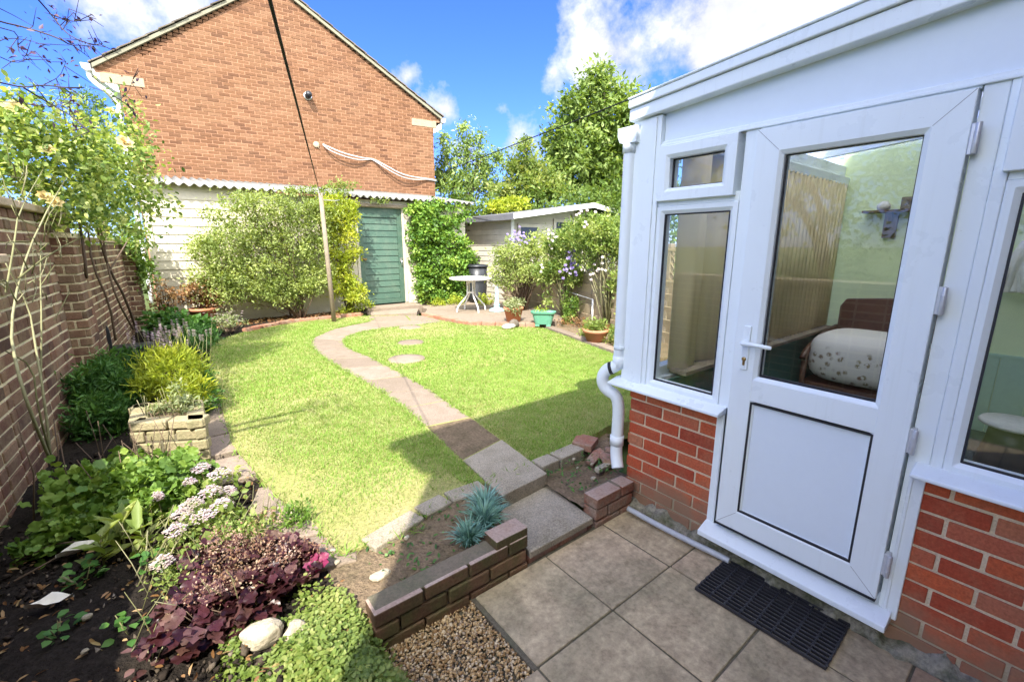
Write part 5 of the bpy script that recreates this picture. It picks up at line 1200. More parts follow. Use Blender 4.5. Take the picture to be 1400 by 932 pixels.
# ---- left border plants
shrub('bush', 'rounded dark green shaded bush against the left brick wall', 'bush', (-.52,5.0,.1), [((-.52,4.95,.36),(.27,.36,.30)),((-.40,5.35,.40),(.25,.3,.28)),((-.55,4.6,.25),(.2,.2,.18))], 'lf_deep', 9000, .05, .014, 231, nst=0, clump=.07, per=40, lo=.1, hi=.8, shell=.6, up=.8)
t, cs = shrub('bush', 'feathery yellow green bush with thin upright stalks behind the stone planter', 'bush', (-.05,5.0,.1), [((-.05,4.78,.46),(.24,.34,.24)),((.03,4.5,.36),(.15,.2,.18)),((-.05,5.2,.42),(.25,.3,.2))], 'lf_yellow', 8500, .065, .008, 232, nst=24, clump=.08, per=40, lo=.1, hi=.9, shell=.55, up=1.1)
lv = Leaves(233); b = MB(); g = lv.g
for k in range(70):
    x, y = g.normal(-.08,.16), g.uniform(5.0,5.9); h = g.uniform(.62,.80); p1 = Vector((x+g.normal()*.05,y+g.normal()*.05,h)); b.tube([(x,y,.45),p1], [.003,.002], 4)
    for j in range(5): flower(lv, p1+Vector((0,0,.014*j)), .014, 4, .5)
b.build('stalks', M['stem_pale'], t); lv.build('flowers', M['fl_pink'], t)
shrub('bush', 'small dark green clump squeezed between stone planter and lawn edge', 'bush', (.14,4.7,.1), [((.15,4.75,.27),(.12,.38,.17)),((.10,5.3,.27),(.14,.3,.17))], 'lf_deep', 4200, .035, .014, 234, nst=0, clump=.05, per=35, lo=.2, hi=1)
t, cs = shrub('alpine_plant', 'small mixed alpine plants growing in the stone planter', 'plant', (-.1,3.88,.34), [((-.15,3.95,.42),(.12,.10,.05)),((.0,3.85,.45),(.09,.10,.09)),((-.02,3.98,.50),(.06,.07,.10))], 'lf_grey', 900, .03, .012, 235, nst=0, clump=.04, per=20, tpl='oval', lo=.2, hi=1)
b = MB(); q = random.Random(9)
for k in range(20):
    x, y = q.uniform(-.24,.04), q.uniform(3.72,4.05); b.tube([(x,y,.36),(x+q.uniform(-.04,.04),y+q.uniform(-.04,.04),q.uniform(.5,.62))], [.004,.0025], 4)
b.build('stalks', M['stem_pale'], t)
t, cs = shrub('leafy_plant', 'dark lobed leafy plant spreading in the shade before the stone planter', 'plant', (-.4,3.2,.1), [((-.46,3.35,.20),(.26,.42,.13)),((-.22,3.1,.22),(.26,.32,.13)),((-.12,3.38,.18),(.16,.18,.12)),((-.55,2.95,.18),(.16,.2,.09))], 'lf_mid', 3800, .042, .042, 236, nst=34, clump=.07, per=18, tpl='lobe', lo=.15, hi=.85, stem='stem_pale', r0=.003, r1=.002)
b = MB(); q = random.Random(10)
for k in range(26):
    x, y = q.uniform(-.55,-.1), q.uniform(3.2,3.9); z = q.uniform(.3,.6); b.tube([(x,y,.1),(x+q.uniform(-.05,.05),y,z*.6),(x+q.uniform(-.1,.1),y+q.uniform(-.1,.1),z)], [.004,.003,.0025], 4, r=q.random())
b.build('dry_stalks', M['stem_brown'], t)
b = MB(); q = random.Random(14)
for (p, e) in (((-.72,3.2,.1),(-.66,3.1,.75)),((-.7,3.5,.1),(-.62,3.6,.6)),((-.75,2.9,.12),(-.5,2.75,.22)),((-.70,2.7,.14),(-.45,2.85,.13))):
    b.tube([p,(Vector(p)+Vector(e))/2+Vector((.03,.02,.02)),e],[.005,.004,.003],5)
tag(b.build('dead_twigs', M['stem_brown']), 'bare dead twigs lying against the foot of the left wall', 'twigs')
# sedum with pale pink heads
sed = thing('sedum', (.1,2.8,.12), 'clump of pale pink flower heads on fleshy leaves at the lawn edge', 'plant')
lv = Leaves(237); ellips(lv, [((.08,2.95,.17),(.17,.20,.07)),((-.02,2.6,.17),(.2,.22,.08)),((.12,2.4,.16),(.18,.16,.06))], 1300, .036, .024, clump=.06, per=18, tpl='oval', lo=.2, hi=.9); lv.build('foliage', M['lf_bright'], sed)
g = np.random.default_rng(238)
for (u, v, z, r_) in ((275,640,.31,.055),(300,648,.30,.06),(288,672,.30,.055),(303,690,.28,.05),(262,690,.30,.055),(250,703,.29,.05),(278,706,.28,.055),(240,725,.28,.05),(312,672,.26,.04),(258,660,.29,.04),(222,770,.26,.045),(215,680,.3,.03)):
    c = pz(u, v, z); b = MB(); lv = Leaves(int(u+v)); b.tube([(c.x+g.normal()*.02,c.y+g.normal()*.02,.12),c], [.004,.0035], 5)
    for k in range(170):
        a = g.uniform(0,6.28); rr_ = r_*math.sqrt(g.random()); flower(lv, (c.x+rr_*math.cos(a), c.y+rr_*math.sin(a), c.z+(.022*(1-(rr_/r_)**2)+.006*math.sin(90*rr_+3*a))+g.normal()*.004), .0058, 5, g.uniform(.2,1))
    hd_ = lv.build('flower_head', M['fl_pink'], sed); b.build('stem', M['stem_pale'], hd_)
fx = thing('leafy_plant', (-.33,2.7,.12), 'upright pale green plant with long strap leaves amid the border', 'plant')
lv = Leaves(239); g = lv.g
for (x, y, n, L_) in ((-.33,2.72,16,.19),(-.25,2.6,12,.17),(-.40,2.62,10,.16),(-.22,2.8,10,.15)):
    for k in range(n):
        a = g.uniform(0,6.28); z0 = g.uniform(.13,.27); A = np.array([[math.cos(a),math.sin(a),g.uniform(.3,1.3)]]); lv.add(np.array([[x+g.normal()*.012,y+g.normal()*.012,z0]]), A, np.array([[-math.cos(a),-math.sin(a),1.2]]), L_*g.uniform(.5,1), .045, np.clip(g.normal(.55,.2,1),0,1), 'oval')
lv.build('foliage', M['lf_bright'], fx)
b = MB()
for (x, y) in ((-.33,2.72),(-.25,2.6),(-.40,2.62),(-.22,2.8)): b.tube([(x,y,.1),(x+.01,y,.28)], [.006,.004], 6)
q = random.Random(11)
for k in range(10): x, y = q.uniform(-.3,-.1), q.uniform(2.35,2.6); b.tube([(x,y,.12),(x+.05,y+.03,.2),(x+q.uniform(.05,.2),y+q.uniform(0,.15),q.uniform(.2,.3))], [.004,.004,.003], 5)
b.build('stems', M['stem_pale'], fx)
# heuchera: ruffled purple leaves with a haze of spent flowers
hc = thing('heuchera', (.05,2.05,.12), 'dark purple ruffled leaf plant with a haze of dry flowers', 'plant')
lv = Leaves(240); g = lv.g; b = MB()
for (x, y, n, sp) in ((.02,2.10,140,.17),(.2,2.08,120,.14),(-.05,1.9,90,.14),(.27,1.97,90,.10),(.08,1.88,80,.11),(-.02,2.28,50,.10)):
    for k in range(n):
        a = g.uniform(0,6.28); rr_ = sp*math.sqrt(g.random()); c = np.array([x+rr_*math.cos(a), y+rr_*math.sin(a), g.uniform(.16,.27)-.25*rr_]); A = np.array([[math.cos(a),math.sin(a),g.uniform(-.3,.4)]])
        lv.add(c[None], A, np.array([[g.normal()*.35,g.normal()*.35,1]]), g.uniform(.035,.07), g.uniform(.04,.07), np.clip(g.normal(.42,.32,1),0,1), 'lobe')
        if k % 3 == 0: b.tube([(x,y,.11),tuple(c)], [.003,.002], 4)
lv.build('foliage', M['lf_purple'], hc); b.build('stems', M['stem_brown'], hc)
lv = Leaves(241); ellips(lv, [((.15,2.12,.30),(.26,.22,.06)),((.28,1.98,.27),(.18,.14,.05)),((.02,1.95,.27),(.16,.14,.04))], 2000, .011, .007, clump=.05, per=22, lo=.1, hi=1, shell=.2); lv.build('flowers', M['fl_spent'], hc)
t, cs = shrub('leafy_plant', 'fine yellow green foliage between the pale pink flower heads and purple leaves', 'plant', (.05,2.4,.11), [((.06,2.42,.2),(.22,.16,.07)),((.28,2.3,.17),(.12,.14,.05)),((-.12,2.2,.2),(.1,.12,.06))], 'lf_rose', 1500, .022, .011, 252, nst=40, stem='stem_pale', r0=.0025, r1=.0015, clump=.06, per=22, lo=.1, hi=.9)
b = MB(); q = random.Random(21)
for k in range(44):
    x, y = q.uniform(-.3,.3), q.uniform(1.85,2.7); h = q.uniform(.10,.28); d = Vector((q.uniform(-.14,.14),q.uniform(-.14,.14),h)); p0 = Vector((x,y,.11)); b.tube([p0,p0+d*.5+Vector((0,0,.03)),p0+d], [.0025,.002,.0012], 4, r=q.random())
tag(b.build('dry_grass', M['stem_pale']), 'pale dry stalks straggling through the pink flowers and purple leaves', 'stalks')
shrub('leafy_plant', 'low green tuft at the lawn corner below the pink flowers', 'plant', (.42,2.35,.13), [((.40,2.38,.17),(.07,.10,.04))], 'lf_mid', 420, .03, .012, 253, nst=0, clump=.04, per=20, up=1.)
mg = thing('heuchera', (.375,1.91,.12), 'small magenta leaved plant at the front of the border', 'plant')
lv = Leaves(242); g = lv.g
for k in range(9):
    a = k*.8; lv.add(np.array([[.375+.012*math.cos(a),1.91+.012*math.sin(a),.185+.01*(k%3)]]), np.array([[math.cos(a),math.sin(a),.35]]), np.array([[-.3,-.5,1]]), g.uniform(.03,.055), .038, np.array([.1+.18*(k%5)]), 'lobe')
lv.build('foliage', M['lf_magenta'], mg); b = MB(); b.tube([(.375,1.91,.11),(.375,1.91,.19)], .004, 6); b.build('stem', M['stem_brown'], mg)
# bright ground cover spilling to the gravel
GC = [(.06,1.83),(.25,1.88),(.42,1.75),(.47,1.55),(.50,1.44),(.56,1.33),(.50,1.10),(.10,1.05),(-.25,1.2),(-.1,1.6)]
lv = Leaves(243); g = lv.g; n = 42000; x = g.uniform(-.3,.62,n); y = g.uniform(1.0,1.9,n)
ok = inside_np(GC, x+g.normal(size=n)*.02, y+g.normal(size=n)*.02) & ((x-.13)**2/.008+(y-1.70)**2/.006 > 1)
x, y = x[ok], y[ok]; n = len(x)
zb = .10+.045*np.sin(9*x+2*np.sin(7*y))*np.cos(8*y)+.03*np.sin(17*x+11*y) - np.clip((x-.42)*1.2, 0, .2)
P = np.stack([x, y, zb+g.uniform(-.03,.045,n)],1); a = g.uniform(0,6.28,n)
lv.add(P, np.stack([np.cos(a),np.sin(a),g.uniform(-.3,.5,n)],1), g.normal(size=(n,3))*.45+[0,-.1,1], g.uniform(.008,.020,n), g.uniform(.008,.018,n), np.clip(.5+.2*np.sin(12*x)*np.sin(10*y)+g.normal(size=n)*.2,0,1), 'round')
tag(lv.build('ground_cover', M['lf_bright']), kind='stuff')
# small sprouts in the dark soil
for (x, y, n, mt, lab) in ((-.46,2.52,26,'lf_deep','small green sprout between the two white scraps'),(-.50,2.2,16,'lf_deep','lowest small green sprout near the bottom left corner'),(-.22,2.42,22,'lf_deep','green leafy sprout left of the purple plant'),(-.28,2.05,14,'lf_deep','tiny sprout on dark soil left of dark purple leaves'),(-.22,1.83,18,'lf_purple','purple edged seedling at the bottom of the dark soil')):
    t = thing('seedling', (x,y,.11), lab, 'seedling', 'seedlings in the dark border soil'); lv = Leaves(int(abs(x*1000)+n)); g = lv.g
    a = g.uniform(0,6.28,n); rr_ = g.uniform(0,.06,n); lv.add(np.stack([x+rr_*np.cos(a),y+rr_*np.sin(a),g.uniform(.13,.22,n)],1), np.stack([np.cos(a),np.sin(a),g.uniform(-.1,.5,n)],1), g.normal(size=(n,3))*.3+[0,0,1], g.uniform(.025,.05,n), .03, np.clip(g.normal(.6,.2,n),0,1), 'oval')
    lv.build('leaves', M[mt], t); b = MB()
    for k in range(4): b.tube([(x,y,.10),(x+g.normal()*.03,y+g.normal()*.03,.19)], [.003,.002], 4)
    b.build('stems', M['stem_pale'], t)
# blue grey tufts and weeds behind the low wall
for (x, y, n, L_, lab) in ((1.05,1.70,150,.12,'left and nearest blue grey spiky tuft behind the low brick wall'),(1.19,1.76,190,.14,'largest blue grey spiky tuft in the middle behind the low wall'),(1.27,1.88,140,.13,'blue grey spiky tuft beside the edge of the step')):
    lv = Leaves(int(x*100)); g = lv.g; a = g.uniform(0,6.28,n); ln = g.uniform(.2,1.6,n); rr_ = g.uniform(0,.05,n)
    A = np.stack([np.cos(a)*ln,np.sin(a)*ln,np.ones(n)],1); lv.add(np.stack([x+rr_*np.cos(a),y+rr_*np.sin(a),np.full(n,.125)],1), A, np.stack([-np.cos(a),-np.sin(a),ln],1), L_*g.uniform(.5,1.2,n), .008, np.clip(g.normal(.5,.25,n),0,1), 'strap')
    tag(lv.build('tufted_plant', M['lf_blue']), lab, 'plant', 'blue grey tufts behind the low wall')
lv = Leaves(250); g = lv.g; n = 620
x = np.concatenate([g.uniform(.6,1.3,n//2), g.uniform(1.8,2.3,n//2)]); y = g.uniform(1.64,2.05,n); ok = g.random(n) < .35+.5*np.sin(9*x+4*y)**2; x, y = x[ok], y[ok]; n = len(x); a = g.uniform(0,6.28,n)
lv.add(np.stack([x,y,g.uniform(.12,.15,n)],1), np.stack([np.cos(a),np.sin(a),g.uniform(.1,.8,n)],1), g.normal(size=(n,3))*.4+[0,0,1], g.uniform(.012,.035,n), .014, np.clip(g.normal(.5,.25,n),0,1), 'oval'); tag(lv.build('weeds', M['lf_deep']), kind='stuff')
lv = Leaves(251); g = lv.g; n = 700; x = g.uniform(-.75,.45,n); y = g.uniform(1.5,3.2,n)
lv.add(np.stack([x,y,g.uniform(.12,.145,n)],1), g.normal(size=(n,3))*[1,1,.25], g.normal(size=(n,3))*.4+[0,0,1], g.uniform(.012,.045,n), .012, g.random(n), 'oval'); tag(lv.build('fallen_leaves', M['dry']), kind='stuff')

# ---- pots
lv = Leaves(260); ellips(lv, [((5.05,6.42,.53),(.19,.19,.10)),((4.95,6.34,.46),(.12,.12,.09))], 900, .05, .02, clump=.06, per=20, lo=.3, hi=1); lv.build('succulent', M['lf_grey'], pt1)
lv = Leaves(261); ellips(lv, [((5.33,5.90,.45),(.14,.14,.03))], 160, .03, .015, clump=.04, per=12); lv.build('seedlings', M['lf_yellow'], pt2)
lv = Leaves(262); ellips(lv, [((5.10,4.45,.39),(.17,.16,.09))], 420, .06, .025, clump=.06, per=20, tpl='oval'); lv.build('plant', M['lf_bright'], pt3)
# ---- fence climbers and shrubs
D = 9.6
t, cs = shrub('shrub', 'bushy yellowing shrub on bare brown stems behind the terracotta pot', 'shrub', (6.15,7.5,.2),
      [(pd(700,350,9.6),(.42,.4,.36)),(pd(725,365,9.5),(.48,.4,.34)),(pd(690,378,9.6),(.38,.35,.28)),(pd(735,335,9.7),(.35,.3,.28))], 'lf_olive', 8000, .06, .026, 270, nst=50, r0=.012, r1=.004, clump=.11, per=35, lo=.2, hi=.95)
lv = Leaves(271)
for (u, v) in ((708,318),(712,325),(704,328),(720,330)):
    for k in range(9): c = pd(u, v, 9.5); flower(lv, c+Vector(lv.g.normal(size=3)*.07), .032, 5, .4, (-.3,-.6,.6))
lv.build('flowers', M['fl_violet'], t)
t, cs = shrub('climber', 'leafy climber with violet blooms covering the middle of the trellis', 'climber', (6.2,6.2,.2),
      [(pd(765,335,8.7),(.40,.35,.26)),(pd(790,320,8.6),(.38,.3,.28)),(pd(770,365,8.7),(.36,.3,.22)),(pd(745,375,8.8),(.25,.2,.22)),(pd(785,380,8.6),(.16,.15,.18)),(pd(750,410,8.8),(.06,.06,.25))], 'lf_rose', 8500, .055, .028, 272, nst=26, clump=.10, per=32, lo=.1, hi=.9, stem='stem_pale')
lv = Leaves(273)
for (u, v, m) in ((780,347,5),(783,352,5),(776,370,5),(784,368,5),(768,372,4)):
    for k in range(m): flower(lv, pd(u, v, 8.3)+Vector(lv.g.normal(size=3)*.06), .036, 6, lv.g.uniform(.1,.9), (-.4,-.6,.5))
lv.build('flowers', M['fl_violet'], t)
lv = Leaves(274)
for (u, v, m) in ((755,322,5),(747,325,4),(760,328,4),(740,365,3)):
    for k in range(m): flower(lv, pd(u, v, 8.4)+Vector(lv.g.normal(size=3)*.09), .03, 6, lv.g.uniform(.2,1), (-.4,-.6,.5))
lv.build('pale_flowers', M['fl_pink'], t)
t, cs = shrub('climber', 'tall leafy climber above the trellis nearest the conservatory', 'climber', (6.15,5.1,.2),
      [(pd(815,310,8.0),(.34,.3,.22)),(pd(838,315,7.9),(.30,.3,.24)),(pd(825,335,8.0),(.36,.3,.22)),(pd(850,345,7.8),(.22,.25,.3)),(pd(845,385,7.8),(.16,.15,.2)),(pd(855,425,7.8),(.12,.12,.2)),(pd(800,330,8.2),(.3,.2,.2)),(pd(805,355,8.1),(.2,.2,.16))], 'lf_rose', 8500, .055, .028, 275, nst=30, clump=.10, per=30, lo=.1, hi=.8, stem='stem_pale')
lv = Leaves(276)
for (u, v, m) in ((800,300,4),(803,297,4),(812,362,4),(825,366,4),(818,368,3)):
    for k in range(m): flower(lv, pd(u, v, 7.7)+Vector(lv.g.normal(size=3)*.08), .03, 6, lv.g.uniform(.2,1), (-.4,-.6,.5))
lv.build('flowers', M['fl_pink'], t)
shrub('bush', 'narrow dark leafy bush on the fence behind the green trough', 'bush', (6.2,5.9,.2), [(pd(780,415,8.5),(.16,.14,.28)),(pd(775,440,8.4),(.12,.12,.15))], 'lf_mid', 1500, .045, .025, 277, nst=10, clump=.07, per=28)
shrub('plant', 'green weedy plant at the kerb right of the low terracotta bowl', 'plant', (5.15,4.1,.15), [((5.2,4.05,.28),(.22,.28,.14)),((5.4,4.8,.22),(.2,.2,.1))], 'lf_bright', 900, .05, .03, 278, nst=0, clump=.07, per=20, tpl='oval')
shrub('plant', 'dry pale weeds at the foot of the fence behind the green trough', 'plant', (5.85,5.6,.15), [((5.8,5.6,.22),(.25,.3,.08)),((5.75,5.0,.22),(.2,.3,.08))], 'dry', 700, .04, .02, 279, nst=0, clump=.07, per=20)
shrub('plant', 'yellowish weeds under the white table by the ivy', 'plant', (5.5,9.1,.2), [((5.3,9.2,.30),(.5,.18,.12)),((6.0,8.7,.30),(.2,.2,.16))], 'lf_yellow', 1200, .05, .022, 280, nst=0, clump=.07, per=22)

# ---- trees beyond
def tree(label, base, ells, mat, n, L, W, seed, r0=.16, nst=26, name='tree', **k):
    t = thing(name, base, label, 'tree', None); lv = Leaves(seed); cs = ellips(lv, ells, n, L, W, **k); lv.build('crown', M[mat], t)
    top = max(c[2] for c in cs); cx = sum(c[0] for c in cs)/len(cs); cy = sum(c[1] for c in cs)/len(cs); b = MB(); q = random.Random(seed)
    tp = [Vector(base), Vector(base)*.6+Vector((cx,cy,base[2]+(top-base[2])*.4))*.4, Vector((cx,cy,base[2]+(top-base[2])*.62)), Vector((cx+.1,cy,base[2]+(top-base[2])*.9))]
    b.tube(smooth_pts(tp,1), [r0*(1-.8*i/7) for i in range(8)][:len(smooth_pts(tp,1))], 9)
    for i in range(nst):
        c = Vector(q.choice(cs)); zt = min(max(base[2]+(c.z-base[2])*q.uniform(.45,.8), base[2]+.8), base[2]+(top-base[2])*.85); f = (zt-base[2])/(top-base[2]); a = Vector((base[0]+(cx-base[0])*min(1,f*1.6), base[1]+(cy-base[1])*min(1,f*1.6), zt))
        b.tube([a,(a+c)/2+Vector((0,0,-.05)),c], [r0*.28,r0*.16,r0*.05], 5)
    b.build('trunk', M['bark'], t); return t
TD = 17
tree('tallest green tree behind the summerhouse rising beside the conservatory roof', tuple(Vector(pd(812,330,TD)[:2]).to_3d()),
     [(pd(820,118,TD),(.75,.8,.55)),(pd(790,150,TD),(.95,1,.7)),(pd(840,155,TD),(.95,1,.8)),(pd(765,190,TD),(.7,.8,.6)),(pd(810,200,TD),(1.3,1.2,.9)),(pd(855,215,TD),(1.1,1.2,1.1)),(pd(785,245,TD),(1.2,1.2,.9)),(pd(840,258,TD),(1.4,1.3,.9)),(pd(822,97,TD),(.3,.3,.35)),(pd(770,215,TD),(.7,.7,.7)),(pd(870,150,TD),(.6,.7,.5)),(pd(900,190,TD),(1.2,1.2,1.2))],
     'lf_tree', 30000, .17, .085, 301, r0=.2, nst=40, clump=.30, per=32, lo=.2, hi=1, shell=.35, droop=.3)
TD = 15
tree('slender airy tree with thin upright branches beside the brick house', tuple(Vector(pd(640,330,TD)[:2]).to_3d()),
     [(pd(600,245,TD),(.5,.5,.6)),(pd(670,255,TD),(.6,.5,.45)),(pd(612,225,TD),(.35,.5,.9)),(pd(637,205,TD),(.35,.4,1.0)),(pd(660,225,TD),(.4,.5,.8)),(pd(630,250,TD),(.8,.7,.5)),(pd(632,175,TD),(.15,.2,.35)),(pd(655,190,TD),(.16,.2,.35)),(pd(680,215,TD),(.22,.3,.5)),(pd(605,190,TD),(.2,.2,.3))],
     'lf_birch', 8500, .11, .05, 302, r0=.07, nst=50, clump=.16, per=16, lo=.1, hi=.9, shell=.15, droop=.4)
TD = 14.5
tree('rounded light green tree in the gap between airy tree and tallest tree', tuple(Vector(pd(715,330,TD)[:2]).to_3d()),
     [(pd(715,225,TD),(.6,.7,.5)),(pd(735,250,TD),(.8,.8,.6)),(pd(700,262,TD),(.8,.8,.5)),(pd(718,200,TD),(.25,.3,.25)),(pd(752,262,TD),(.6,.7,.5))], 'lf_bright', 11000, .11, .055, 303, r0=.09, nst=24, clump=.18, per=30, lo=.1, hi=.9, shell=.35)
TD = 13.2
shrub('bush', 'golden yellow bush just above the left end of the summerhouse roof', 'bush', tuple(Vector(pd(690,335,TD)[:2]).to_3d()), [(pd(685,284,TD),(.45,.5,.25)),(pd(705,280,TD),(.35,.4,.22))], 'lf_yellow', 2200, .08, .045, 304, nst=12, r0=.02, clump=.13, per=28)
shrub('hedge', 'dark mixed hedge closing the view behind the summerhouse', 'hedge', tuple(Vector(pd(760,335,13.9)[:2]).to_3d()), [(pd(640,292,13.5),(.9,.6,.75)),(pd(690,312,13.8),(1.0,.6,.9)),(pd(745,300,13.9),(1.2,.7,1.0)),(pd(800,300,13.9),(1.2,.7,1.0)),(pd(860,300,13.9),(1.3,.7,1.1)),(pd(930,300,13.9),(1.5,.7,1.1))], 'lf_tree', 15000, .12, .06, 305, nst=0, clump=.22, per=35, lo=.0, hi=.6)
# column conifer left of the house
shrub('conifer', 'tall narrow green conifer at the left corner of the brick house', 'conifer', (-1.0,14.2,0), [((-.80,14.2,z),(.27,.3,.5)) for z in (1.2,1.9,2.6,3.3,4.0,4.55)], 'lf_mid', 6500, .07, .025, 306, nst=6, r0=.05, clump=.09, per=30, lo=.0, hi=.8, shell=.6)
# bare-ish branch hanging in from a tree beyond the left wall
ov = thing('overhanging_tree', (-2.2,2.6,0), 'dark twiggy branches with tiny purple leaves reaching in at the top left', 'tree')
b = MB(); lv = Leaves(310); g = lv.g; DB = 2.6
br = [([(-60,10),(0,30),(32,37),(62,46),(83,54),(96,62),(110,62),(128,64)],.006),([(48,-5),(70,20),(86,41),(100,52),(127,62),(140,60)],.005),([(70,20),(92,28),(105,30),(125,20)],.004),([(86,41),(92,30),(94,12)],.003),([(0,38),(25,45),(24,68),(32,78),(48,70)],.0035),([(-20,70),(0,78),(20,87),(42,80)],.004),
      ([(-60,100),(0,113),(32,120),(60,116),(87,120),(115,120)],.006),([(32,120),(60,137),(82,150),(100,160),(122,180)],.0055),([(87,120),(100,130),(92,145),(60,146),(25,140)],.0035),([(60,116),(82,105),(90,85)],.003),([(0,12),(20,22),(45,36)],.003),([(-10,60),(10,52),(40,55),(60,62)],.003),([(92,120),(108,128),(113,135)],.003),([(160,140),(175,128),(182,108)],.002),([(122,118),(150,128),(183,150)],.003)]
for (P_, r0) in br:
    pts = smooth_pts([pd(u, v, DB+.25*math.sin(i*.9+u*.01)) for i, (u, v) in enumerate(P_)], 1)
    b.tube(pts, [r0*.62*(1-.6*i/len(pts)) for i in range(len(pts))], 6)
    for p in pts[2:]:
        n = int(g.integers(2,6)) if g.random() < .42 else 0
        if n:
            for _ in range(2):
                e = p+Vector(g.normal(size=3)*.035); b.tube([p,e], [.0018,.001], 4)
            lv.cloud(tuple(p), (.035,.035,.035), n, .021, .010, g.uniform(0,.6), .2, 0)
s0 = pd(-60,10,DB); s1 = pd(-60,100,DB)
tr = smooth_pts([(-3.3,2.3,0),(-3.25,2.3,1.3),(-2.3,2.5,2.3),tuple(s1)],2); b.tube(tr, [.08*(1-.9*i/len(tr))+.004 for i in range(len(tr))], 9)
tr = smooth_pts([(-3.26,2.3,1.25),(-2.6,2.4,2.6),tuple(s0)],2); b.tube(tr, [.05*(1-.85*i/len(tr))+.004 for i in range(len(tr))], 9)
b.build('branches', M['twig_dark'], ov)
lv.build('leaves', M['twig_leaf'], ov)
lv = Leaves(311); ellips(lv, [((-3.5,2.0,2.4),(.6,1.3,.8)),((-3.7,3.4,2.6),(.6,1.2,.9)),((-3.6,.8,2.2),(.5,.8,.7)),((-3.4,2.4,1.3),(.3,1.6,.4))], 9000, .08, .045, clump=.16, per=26, tpl='rhomb', lo=.0, hi=1, shell=.3); lv.build('crown', M['lf_mid'], ov)
# ================================================================== SKY, SUN, CAMERA
w = bpy.data.worlds.new('World'); scene.world = w; w.use_nodes = True; nt = w.node_tree; nt.nodes.clear()
out = nt.nodes.new('ShaderNodeOutputWorld'); bg = nt.nodes.new('ShaderNodeBackground'); nt.links.new(bg.outputs[0], out.inputs[0])
sky = nt.nodes.new('ShaderNodeTexSky'); sky.sky_type = 'NISHITA'; sky.sun_disc = False
to_sun = -SUN; elev = math.asin(to_sun.z); az = math.atan2(to_sun.x, to_sun.y)
sky.sun_elevation = elev; sky.sun_rotation = az; sky.air_density = 1.0; sky.dust_density = .3; sky.ozone_density = 2.5
bg.inputs['Strength'].default_value = SKY_STRENGTH
tc = N(nt, 'ShaderNodeTexCoord'); vec = tc.outputs['Generated']
hv = N(nt, 'ShaderNodeHueSaturation'); hv.inputs['Saturation'].default_value = 1.15; hv.inputs['Value'].default_value = 1.0
nt.links.new(sky.outputs[0], hv.inputs['Color'])
skyc = mixc(nt, hv.outputs[0], (.22, .285, .60), 1., 'MULTIPLY')
# warp
nz = N(nt, 'ShaderNodeTexNoise'); nz.inputs['Scale'].default_value = 3.2; nz.inputs['Detail'].default_value = 9; nz.inputs['Roughness'].default_value = .58; nt.links.new(vec, nz.inputs['Vector'])
nz2 = N(nt, 'ShaderNodeTexNoise'); nz2.inputs['Scale'].default_value = 11; nz2.inputs['Detail'].default_value = 8; nz2.inputs['Roughness'].default_value = .62; nt.links.new(vec, nz2.inputs['Vector'])
def vsub(a, c):
    n = N(nt, 'ShaderNodeVectorMath', operation='SUBTRACT'); nt.links.new(a, n.inputs[0]); n.inputs[1].default_value = c; return n.outputs[0]
acc = None
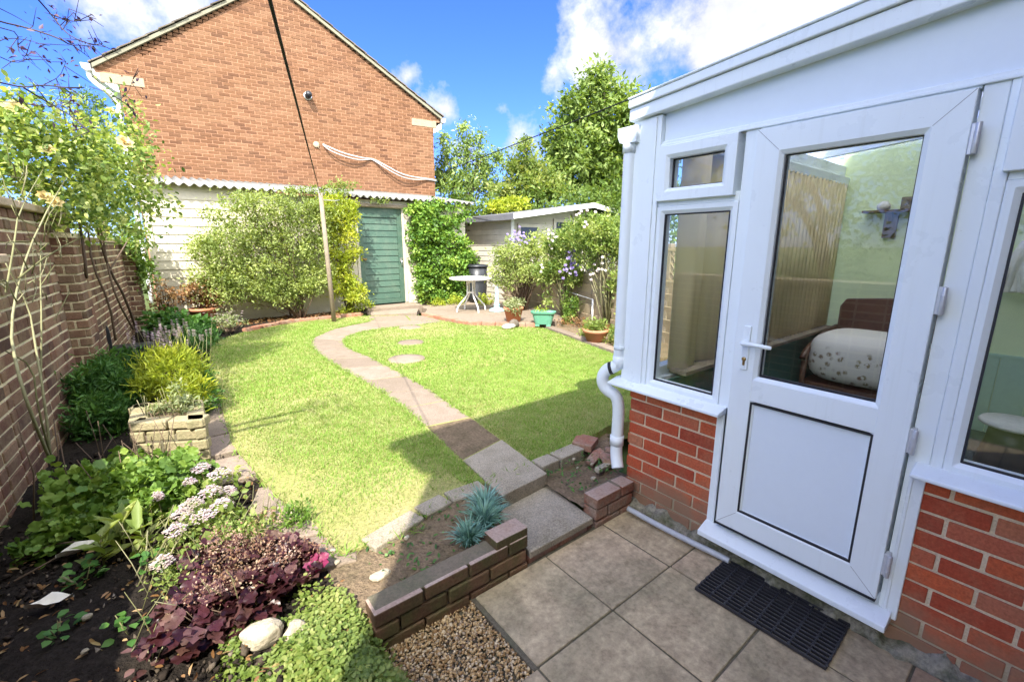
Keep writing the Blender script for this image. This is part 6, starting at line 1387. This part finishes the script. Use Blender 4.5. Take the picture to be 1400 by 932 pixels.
# clouds: (pixel where the centre stood in the view, radius in radians, softness gain, vertical squash)
def fmath(op, a, c=None):
    n = N(nt, 'ShaderNodeMath', operation=op)
    for i, q in enumerate((a, c)):
        if q is None: continue
        if isinstance(q, (int, float)): n.inputs[i].default_value = q
        else: nt.links.new(q, n.inputs[i])
    return n.outputs[0]
def blobs(L):
    acc = None
    for c, rad, st in L:
        d = N(nt, 'ShaderNodeVectorMath', operation='LENGTH'); nt.links.new(vsub(vec, c), d.inputs[0])
        q = maprange(nt, d.outputs['Value'], 0, rad, st, 0)
        acc = q if acc is None else fmath('MAXIMUM', acc, q)
    return acc
def cloud_layer(base, L, level, k1, k2, lo, hi, dark):
    acc = blobs(L)
    dens = fmath('ADD', acc, fmath('MULTIPLY', fmath('SUBTRACT', nz.outputs['Fac'], .5), k1))
    dens = fmath('ADD', dens, fmath('MULTIPLY', fmath('SUBTRACT', nz2.outputs['Fac'], .5), k2))
    mask = fmath('MULTIPLY', maprange(nt, dens, lo, hi), maprange(nt, acc, .0, .12))
    sh = fmath('ADD', fmath('MULTIPLY', nz2.outputs['Fac'], .6), fmath('MULTIPLY', nz.outputs['Fac'], .6))
    shade = maprange(nt, sh, .45, .72, dark, 1.0)
    cc = N(nt, 'ShaderNodeCombineColor')
    for i, k in enumerate((.96, .985, 1.04)): nt.links.new(fmath('MULTIPLY', shade, k*level), cc.inputs[i])
    return mixc(nt, base, cc.outputs[0], mask)
col = cloud_layer(skyc, [(ray(u, v).normalized(), r_, s_) for (u, v, r_, s_) in CLOUDS], CLOUD_LEVEL, 1.5, .8, .36, .60, .6)
col = cloud_layer(col, [(Vector(q[:3]).normalized(), q[3], 1.1) for q in FILL_CLOUDS], FILL_LEVEL, .8, .4, .3, .7, .8)  # added fill clouds, out of view and brighter than the visible ones
nt.links.new(col, bg.inputs['Color'])

sl_ = bpy.data.lights.new('sun', 'SUN'); sl_.energy = SUN_STRENGTH; sl_.angle = R(.53); sl_.color = (1, .95, .86)
so_ = bpy.data.objects.new('sun', sl_); COL.objects.link(so_); so_.rotation_euler = SUN.to_track_quat('-Z', 'Y').to_euler(); so_.location = (-6, -8, 14)

cam = bpy.data.cameras.new('camera'); co = bpy.data.objects.new('camera', cam); COL.objects.link(co)
co.location = (0, 0, CAM_H); co.rotation_euler = (math.pi/2-PITCH, 0, -HEAD)
cam.sensor_width = 36; cam.lens = 36*FPX/1400; cam.clip_start = .02; cam.clip_end = 2000
scene.camera = co
scene.render.resolution_x = 1024; scene.render.resolution_y = 681
vs_ = scene.view_settings; vs_.view_transform = 'Standard'; vs_.look = 'None'; vs_.exposure = EXPOSURE; vs_.gamma = 1; vs_.use_curve_mapping = False
scene.render.engine = 'CYCLES'
scene.cycles.max_bounces = 8; scene.cycles.transparent_max_bounces = 16; scene.cycles.diffuse_bounces = 4; scene.cycles.transmission_bounces = 6
scene.cycles.sample_clamp_indirect = 6
